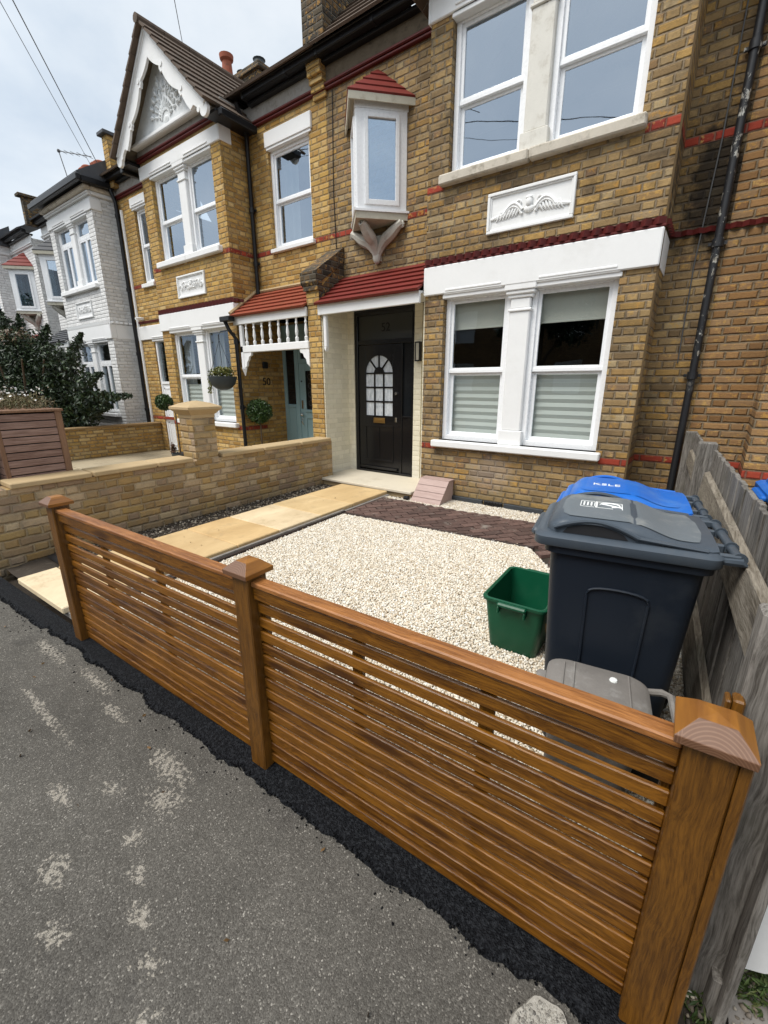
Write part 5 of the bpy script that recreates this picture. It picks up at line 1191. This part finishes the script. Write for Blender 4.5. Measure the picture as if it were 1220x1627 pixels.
for (a,b,z0,z1,oo) in ((-.04,2.45,.80,.945,-.008),(.1,2.45,.16,.34,-.008),(2.62,4.3,.74,.86,-.005)):
    MB(xf=GX).prism([(oo,z0),(.0295,z0),(.0295,z1+.012),(oo+.012,z1)],'x',a,b).build('rail',M['greyrail'],gf)
for (s0,top,w_) in ((2.50,1.13,.10),(4.32,1.04,.10)): MB(xf=GX).cbox(s0,s0+w_,-.05,.05,-.05,top,.006).build('post',M['grey'],gf)
MB(xf=GX).cbox(.0,.06,-.07,.045,-.05,1.08,.006).build('post',M['grey'],gf)
MB(xf=GX).cbox(-.03,2.4,.01,.03,-.02,.15,.003).build('gravel_board',M['grey'],gf)
wb=thing('picket','white painted picket end beyond the grey fence post','picket',(.4,1.1,.1))
MB().prism([(.300,.115),(.306,.078),(.345,.10),(.40,.16),(.40,1.0),(.300,1.0)],'y',1.12,1.14).build('board',M['white'],wb)
# moss, weeds and rubble at the near post
wd_=leaves('weeds',np.concatenate([blob_pts([(.235,1.0,.02,.05,.05,.035),(.33,1.12,.02,.10,.05,.04),(.40,1.2,.03,.08,.10,.06)],900)]),.014,M['grass'],up=1.,aspect=.22); tag(wd_,'moss and small weeds at the foot of the grey post','weeds'); kind(wd_,'stuff')
o=stones('rubble',np.concatenate([scatter([(.19,.86),(.8,.9),(.8,1.6),(.3,1.6)],.02,.008,.006),scatter([(.16,.80),(.26,.82),(.25,.96),(.18,.95)],.022,.012,.006)]),.009,bpy.data.materials['mixed_rubble_chip'],.7,.6); tag(o,'stony rubble around the foot of the grey post','rubble'); kind(o,'stuff')
# ------------------------------------------------------------------ bins and small garden things
def rrect(hx,hy,r,z,cx=0,cy=0,n=5):
    P=[]
    for (sx,sy,a0) in ((1,1,0),(-1,1,PI/2),(-1,-1,PI),(1,-1,3*PI/2)):
        for k in range(n+1):
            a=a0+PI/2*k/n; P.append((cx+sx*(hx-r)+r*math.cos(a),cy+sy*(hy-r)+r*math.sin(a),z))
    return P
def wheelie(label,X0,Y0,rz,lidm,rimm,marks,group='wheelie bins in the front garden'):
    t=thing('wheelie_bin',label,'wheelie bin',(0,0,0),0,group)
    b=MB(); S=[(.03,.185,.185),(.05,.195,.195),(.30,.212,.20),(.62,.228,.212),(.86,.240,.222),(.905,.243,.225),(.906,.262,.240),(.945,.264,.242)]
    b.loft([rrect(hx,hy,.045,z,.0) for z,hx,hy in S]); body=b.build('body',M['binbody'],t,smooth=True,ang=40)
    r=MB()
    for sg in (-1,1):     # arched panel moulded on each side
        def sy(z): return sg*(.192+(z-.05)*(.030/.81)+.004)
        P=[(-.085,sy(.12),.12),(-.09,sy(.4),.4),(-.098,sy(.76),.76)]+[(-.098*math.cos(PI*k/10),sy(.76+.03*math.sin(PI*k/10)),.76+.035*math.sin(PI*k/10)**.6) for k in range(1,10)]+[(.098,sy(.76),.76),(.09,sy(.4),.4),(.085,sy(.12),.12)]
        r.tube(P,.005,6); r.build('moulded_panel',M['binbody'],body,smooth=True); r=MB()
    for sg in (-1,1):
        wh=MB(); w=MB().lathe([(.03,-.022),(.09,-.022),(.1,-.012),(.1,.012),(.09,.022),(.03,.022)],0,0,18); wh.add([(.20+p[0],sg*.235+p[2],.1+p[1]) for p in w.v],w.f); wh.build('wheel',M['black'],t,smooth=True)
    ld=MB(); ld.loft([rrect(.285,.252,.04,.935,-.012),rrect(.288,.255,.04,.94,-.012),rrect(.288,.255,.04,.968,-.012),rrect(.272,.24,.04,.980,-.012),rrect(.262,.232,.04,.981,-.012)])
    ld.cbox(-.325,-.28,-.13,.13,.925,.955,.01)
    rim=ld.build('lid',rimm,t,smooth=True,ang=40)
    def top(x): 
        if x<-.2: return .026+.034*math.sin((x+.262)/.062*PI/2) if x>-.262 else .026
        if x<.0: return .060
        return .060-.042*(.5-.5*math.cos(min(1,x/.17)*PI))
    secs=[]; xs=[-.262+.524*i/28 for i in range(29)]
    for x in xs:
        h=top(x); e=min(1,(x+.262)/.05,(.258-x+.012)/.03); hy=.222*(max(.0,1-(1-max(0,e))**2)**.5*.18+.82)
        secs.append([(x,-hy,.975),(x,-hy,.975+h*.55),(x,-hy+.012,.975+h*.86),(x,-hy+.035,.975+h),(x,-hy*.4,.975+h+.006),(x,hy*.4,.975+h+.006),(x,hy-.035,.975+h),(x,hy-.012,.975+h*.86),(x,hy,.975+h*.55),(x,hy,.975)])
    hm=MB().loft(secs); hm.build('lid_hump',rimm,rim,smooth=True,ang=50)
    pn=MB(); nx_=26; V=[]; NYP=6
    for i in range(nx_+1):
        x=-.225+.455*i/nx_; e=min(1,(x+.225)/.05+.15,(.23-x)/.03+.15); hy=.178*(1-(1-min(1,e))**2)**.5 if e<1 else .178
        for j in range(NYP+1):
            yv=-hy+2*hy*j/NYP; V.append((x,yv,.975+top(x)+.0075-(.004 if j in (0,NYP) else 0)+ (0 if abs(x-.02)>.012 else -.004)))
    pn.v=V
    for i in range(nx_):
        for j in range(NYP): a=i*(NYP+1)+j; pn.f.append((a,a+NYP+1,a+NYP+2,a+1))
    pn.build('lid_panel',lidm,rim,smooth=True)
    for sg in (-1,1):
        ar=MB(); A=[(-.205,.984)]+[(-.205+.21*k/14,.984+.040*math.sin(PI*(.12+.8*k/14))) for k in range(1,14)]+[(.005,.984)]
        ar.prism(A,'y',sg*.2235,sg*.2215); ar.build('grip_shade_plate',M['roomdark'],rim)  # flat dark plate paints the shade of a hand recess; the lid isn't hollowed
        vz=MB(); vz.tube([(-.235+.27*k/18,sg*.226,.988+.050*math.sin(PI*(.08+.86*k/18))) for k in range(19)],.0085,8); vz.tube([(.03+.2*k/8,sg*.226,.998-.012*k/8) for k in range(9)],.007,6); vz.build('grip_arch',lidm if False else rimm,rim,smooth=True)
    hg=MB().tube([(.318,-.19,.965),(.318,.19,.965)],.0145,12)
    for yy in (-.20,-.085,.085,.20): hg.tube([(.318,yy-.004,.965),(.318,yy+.004,.965)],.022,12)
    for sg in (-1,1): hg.cbox(.24,.325,sg*.20-.009,sg*.20+.009,.95,.98,.006).cbox(.24,.30,sg*.085-.01,sg*.085+.01,.94,.975,.005)
    hg.tube([(.26,-.205,.955),(.325,-.208,.958),(.337,-.21,.95)],[.013,.014,.006],8)
    hg.build('handle',M['binrim'],t,smooth=True,ang=40)
    mk=MB(); zt=.975+.060+.0085
    if marks=='pict':
        for (a,b,c,d) in ((-.165,-.115,-.005,-.002),(-.165,-.115,.085,.088),(-.165,-.162,-.005,.088),(-.105,-.02,.085,.088),(-.02,-.017,-.005,.088),(-.105,-.05,-.005,-.002)): mk.box(a,b,c-.04,d-.04,zt,zt+.0015)
        for q in range(4): mk.box(-.155+q*.013,-.149+q*.013,-.025,.03,zt,zt+.0015)
        mk.box(-.112,-.104,-.045,.048,zt,zt+.0015)
        mk.tube([(-.06-.035*math.cos(k*.35),.01+.03*math.sin(k*.35),zt) for k in range(14)],.003,4).tube([(-.09+.012*k,.02-.006*k,zt) for k in range(7)],.003,4)
        mk.build('lid_marking',M['sticker'],rim)
    o=[c for c in t.children]
    if marks=='text':
        for row,(tx,yy) in enumerate((('KSLE',-.035),('RIVE',.02))):
            text_mesh('KSLE' if row==0 else 'KSLE',.062,M['sticker'],rim,'lid_marking',(-.10,yy,zt),(0,0,0),.001)
            break
    t.location=(X0,Y0,0); t.rotation_euler=(0,0,rz); return t
wheelie('dark grey wheelie bin with dusty grey lid beside the board fence',-.185,1.835,math.radians(9),M['binlid'],M['binrim'],'pict')
bb_=wheelie('wheelie bin with bright blue lid standing behind the grey-lidded bin',-.255,2.40,math.radians(8),M['blue'],M['blue'],'text'); bb_.scale=(.96,.96,.975)
nb=wheelie('blue-lidded wheelie bin over the fence in the neighbouring garden',.60,2.98,math.radians(4),M['blue'],M['blue'],None,'wheelie bins beyond the fence'); nb.scale=(1,1,1)
del nb['group']
# green recycling box
gb=thing('recycling_box','open green plastic recycling box on the gravel left of the grey bin','box',(0,0,0))
b=MB(); O=[(.012,.125,.195),(.03,.135,.205),(.20,.152,.226),(.335,.165,.242)]
b.loft([rrect(hx,hy,.035,z) for z,hx,hy in O],True,False)
b.loft([rrect(.165,.242,.035,.335),rrect(.178,.256,.04,.335),rrect(.180,.258,.04,.352),rrect(.170,.248,.035,.357),rrect(.160,.238,.035,.352),rrect(.148,.222,.03,.20),rrect(.130,.2,.03,.03)],False,True)
bo=b.build('body',M['green'],gb,smooth=True,ang=45)
for sg in (-1,1): MB().cbox(-.08,.08,sg*.252,sg*.285,.325,.350,.008).cbox(-.078,-.066,sg*.24,sg*.28,.285,.326,.004).cbox(.066,.078,sg*.24,sg*.28,.285,.326,.004).build('handle',M['green'],bo)
gb.location=(-.69,2.37,0); gb.rotation_euler=(0,0,math.radians(2)); 
cb=MB(); cb.cbox(-.05,.045,-.002,.002,.0,.235,.001).cbox(-.02,.055,.004,.010,.0,.20,.001); c_=cb.build('cardboard',M['cardboard']); c_.location=(-.615,2.37,.035); c_.rotation_euler=(math.radians(38),0,.45); tag(c_,'scraps of cardboard lying inside the green box','cardboard')
lf_=leaves('leaf_litter',np.array([(-.69+random.uniform(-.1,.1),2.37+random.uniform(-.16,.16),.045+random.uniform(0,.02)) for _ in range(60)]),.012,mat_leaf('dead_leaf',[(.1,.05,.02),(.2,.12,.05)])); tag(lf_,'dry leaves in the bottom of the green box','leaf litter'); kind(lf_,'stuff')
# brown-grey food caddy
cd=thing('food_caddy','dusty brown-grey food waste caddy with bail handle in front of the grey bin','caddy',(0,0,0))
b=MB(); b.loft([rrect(.105,.10,.03,.01),rrect(.122,.115,.035,.38),rrect(.128,.121,.035,.395)]); b.build('body',M['caddy'],cd,smooth=True,ang=45)
l=MB(); l.loft([rrect(.145,.135,.05,.395),rrect(.148,.138,.05,.402),rrect(.146,.136,.05,.425),rrect(.128,.118,.045,.44),rrect(.03,.03,.02,.443)])
l.cbox(-.175,-.14,-.06,.06,.40,.425,.008); ll=l.build('lid',M['caddy'],cd,smooth=True,ang=45)
MB().cbox(-.10,-.094,-.10,.10,.4385,.445,.002).cbox(-.07,-.064,-.11,.11,.4385,.446,.002).cbox(.085,.091,-.11,.11,.4385,.446,.002).build('lid_rib',M['caddy'],ll)
MB().lathe([(.012,.4425),(.010,.447),(.003,.448)],.045,.07,10).build('white_dab',M['sticker'],ll)
MB().tube([(.10,-.14,.37),(.19,-.135,.40),(.21,-.11,.41),(.21,.11,.41),(.19,.135,.40),(.10,.14,.37)],.011,8).tube([(.145,-.07,.41),(.205,-.07,.405)],.010,6).build('handle',M['caddy'],cd,smooth=True)
cd.scale=(1.12,1.12,1.16); cd.location=(-.165,1.43,.0); cd.rotation_euler=(math.radians(3),math.radians(2),math.radians(11))
# slatted wedge step cover
rp_=thing('ramp_block','pinkish boarded wedge against the brick wall right of the door step','step cover',(-2.75,4.8,0))
MB().prism([(4.645,.0),(5.03,.0),(5.03,.285),(4.90,.285)],'x',-2.955,-2.545).build('core',M['pink'],rp_)
bd=MB(); L=math.hypot(.255,.285)
for k in range(4):
    a=k/4+.008; e=(k+1)/4-.008; P=[(4.645+.255*a-.012,.285*a+.010),(4.645+.255*e-.012,.285*e+.010),(4.645+.255*e+.001,.285*e-.001),(4.645+.255*a+.001,.285*a-.001)]
    bd.prism(P,'x',-2.965,-2.535)
bd.cbox(-2.965,-2.535,4.885,5.035,.287,.302,.003); bd.build('boards',M['pink'],rp_)
sp=thing('garden_spotlight','small black garden spotlight beside the boarded wedge','spotlight',(-3.04,4.68,.0))
MB().tube([(-3.07,4.66,.045),(-3.0,4.66,.055)],[.028,.03],12).tube([(-3.035,4.66,.0),(-3.035,4.66,.03)],.008,6).build('lamp_head',M['black'],sp,smooth=True)
# a few fallen leaves over the gravel, path and pavement
fl_=[(random.uniform(-3.1,-.6),random.uniform(1.3,4.9),.045) for _ in range(26)]+[(random.uniform(-4.0,-3.3),random.uniform(1.2,4.6),.09) for _ in range(8)]+[(random.uniform(-3.5,-.2),random.uniform(-.1,.75),.008) for _ in range(22)]
lo_=leaves('fallen_leaves',np.array(fl_),.011,bpy.data.materials['dead_leaf'],up=.0,curl=.15); tag(lo_,'small brown leaves and crumbs fallen over gravel, path and pavement','leaf litter'); kind(lo_,'stuff')
# broken paving bits beside the path end
pb=MB()
for (x,y,s,a) in ((-3.44,3.62,.075,.3),(-3.40,3.40,.05,.9),(-3.50,3.83,.05,.1)):
    P=[(x+s*math.cos(a+q)*1.2,y+s*math.sin(a+q)*.7) for q in (0,1.3,2.7,4.0,5.1)]; pb.prism(P,'z',.02,.055)
tag(pb.build('paving_offcuts',mat_plain('pale_offcut',(.36,.33,.29),.85,.3,9,.4)),'pale broken paving offcuts between the path and the dark brick paving','offcuts')
# dark membrane scrap by the far corner of the fence
mb=MB(); n=14
for i in range(n+1):
    for j in range(5):
        x=-4.55+.75*i/n; y=1.12+.22*j/4; mb.v.append((x,y,.03+.035*noise.noise((x*5,y*7,1))+.03*math.sin(PI*j/4)))
for i in range(n):
    for j in range(4): a=i*5+j; mb.f.append((a,a+5,a+6,a+1))
mm=mb.build('weed_membrane',mat_plain('black_membrane',(.015,.015,.017),.5,.2,9,.2),smooth=True); mm.modifiers.new('s','SOLIDIFY').thickness=.003; tag(mm,'crumpled black weed membrane at the wall foot by the gateway slab','membrane')

# ------------------------------------------------------------------ overhead wires
for i,(A,B,lb) in enumerate((((4.2,-5.4,7.2),(-12.9,6.0,6.35),'thicker overhead wire crossing the sky at the top left'),((4.0,-5.6,7.0),(-12.3,6.2,6.45),'thinner overhead wire running beside the thicker one at top left'),((0.5,-8,6.0),(-9.0,6.0,7.45),'single overhead wire ending behind the brown gable roof'))):
    o=None
WR=[((-21.6/8*3.2,3.2,1.5+12.64/8*3.2),(-17.08/8*6.2,6.2,1.5+6.47/8*6.2),'thicker overhead wire crossing the sky at the top left',.008),
    ((-22.6/8*3.1,3.1,1.5+12.9/8*3.1),(-17.5/8*6.4,6.4,1.5+6.5/8*6.4),'thinner overhead wire running left of the thicker one',.005),
    ((-12.15/8*5.0,5.0,1.5+8.97/8*5.0),(-11.99/8*6.2,6.2,1.5+8.0/8*6.2),'single overhead wire ending behind the brown gable roof',.006)]
for A,B,lb,r in WR:
    A=Vector(A); B=Vector(B); E=A+(A-B)*2.2
    tag(MB().tube([tuple(B),tuple(A),tuple(E)],r,5).build('overhead_wire',M['wire']),lb,'wire','overhead wires')

# ------------------------------------------------------------------ the far side of the street (seen in the window panes)
oh=thing('house','brick house across the street mirrored in the ground floor panes','house',(-2,-15,0))
w=MB(); hl=[(-30+i*2.9,-28.7+i*2.9,z,z+1.6) for i in range(16) for z in (1.0,3.8)]
w.wall('y',-14,-31.5,17,-.1,6,hl).wall('x',-31.5,-20,-14,-.1,6).wall('x',17,-20,-14,-.1,6); w.build('wall',M['brick54'],oh)
MB().prism([(-13.6,5.9),(-20,9.5),(-20,5.9)],'x',-31.7,17.2).build('roof',M['slate'],oh)
f=MB()
for (a,b,c,d) in hl: f.box(a,b,-14.06,-14.1,c,c+.08).box(a,b,-14.06,-14.1,d-.08,d).box(a,a+.08,-14.06,-14.1,c+.08,d-.08).box(b-.08,b,-14.06,-14.1,c+.08,d-.08).box(a+.08,b-.08,-14.06,-14.1,(c+d)/2-.04,(c+d)/2+.04).box(a,b,-14.3,-14.2,c,d)
f.build('window',M['white'],oh)
for i,(x,y,h,r,lb) in enumerate(((-6.5,-10.4,5.2,2.1,'leafy street tree opposite, left one mirrored in the ground floor panes'),(1.6,-10.6,5.6,2.3,'leafy street tree opposite, right one mirrored in the ground floor panes'),(-14,-10.5,5.5,2.4,'leafy street tree opposite, farthest along the street, mirrored in panes'))):
    t=thing('street_tree',lb,'tree',(x,y,0),0,'trees across the street')
    MB().tube([(x,y,0),(x+.05,y,1.6),(x,y+.1,3.0),(x,y,h)],[.16,.13,.1,.04],8).tube([(x,y,2.2),(x+.9,y,3.6),(x+1.3,y,4.6)],[.08,.06,.02],6).tube([(x,y,2.3),(x-.9,y+.3,3.7),(x-1.3,y,4.7)],[.08,.06,.02],6).build('trunk',M['bark'],t,smooth=True)
    leaves('crown',blob_pts([(x,y,h,r,r*.9,1.6),(x+1.2,y,h-1.2,1.1,1,1),(x-1.2,y,h-1.0,1.1,1,1)],5000,.9),.13,M['leafdark'],t)

# ------------------------------------------------------------------ sky, sun, camera
W=bpy.data.worlds.new('World'); SC.world=W; W.use_nodes=True; t=NT(W.node_tree); nt=W.node_tree; bg=nt.nodes['Background']
sk=nt.nodes.new('ShaderNodeTexSky'); sk.sky_type='NISHITA'; sk.sun_disc=False; SE,SR=math.radians(58),math.radians(205)
sk.sun_elevation=SE; sk.sun_rotation=SR; sk.air_density=1.2; sk.dust_density=2.5
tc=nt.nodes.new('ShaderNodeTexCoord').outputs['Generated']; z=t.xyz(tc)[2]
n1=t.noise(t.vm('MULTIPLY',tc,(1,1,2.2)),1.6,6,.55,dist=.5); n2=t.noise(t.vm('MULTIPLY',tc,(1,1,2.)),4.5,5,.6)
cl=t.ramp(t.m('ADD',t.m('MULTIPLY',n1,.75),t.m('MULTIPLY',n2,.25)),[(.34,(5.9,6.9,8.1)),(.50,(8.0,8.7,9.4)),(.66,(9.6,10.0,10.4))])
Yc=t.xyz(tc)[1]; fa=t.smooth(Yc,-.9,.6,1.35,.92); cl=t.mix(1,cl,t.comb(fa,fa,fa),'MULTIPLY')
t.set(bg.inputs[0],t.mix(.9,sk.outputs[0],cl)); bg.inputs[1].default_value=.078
L=bpy.data.lights.new('sun','SUN'); L.energy=2.3; L.angle=math.radians(30); L.color=(1,.96,.9); so=bpy.data.objects.new('sun',L); C.objects.link(so)
d=Vector((math.sin(SR)*math.cos(SE),math.cos(SR)*math.cos(SE),math.sin(SE))); so.rotation_euler=d.to_track_quat('Z','Y').to_euler()
yaw,pitch,roll=math.radians(-36.15),math.radians(16.49),math.radians(.047)
f_=Vector((math.sin(yaw)*math.cos(pitch),math.cos(yaw)*math.cos(pitch),-math.sin(pitch))); r_=Vector((math.cos(yaw),-math.sin(yaw),0)); d_=f_.cross(r_)
r2=r_*math.cos(roll)+d_*math.sin(roll); d2=-r_*math.sin(roll)+d_*math.cos(roll); u2=-d2
cam=bpy.data.cameras.new('camera'); co=bpy.data.objects.new('camera',cam); C.objects.link(co); SC.camera=co
cam.sensor_fit='VERTICAL'; cam.sensor_height=24; cam.lens=24*686.8/1627; cam.clip_start=.02; cam.clip_end=1500
mw=Matrix((( r2.x,u2.x,-f_.x,0),(r2.y,u2.y,-f_.y,0),(r2.z,u2.z,-f_.z,1.5),(0,0,0,1))); co.matrix_world=mw
SC.view_settings.view_transform='Standard'; SC.view_settings.look='None'; SC.view_settings.exposure=0.55; SC.view_settings.gamma=1
SC.cycles.max_bounces=6; SC.cycles.transparent_max_bounces=10
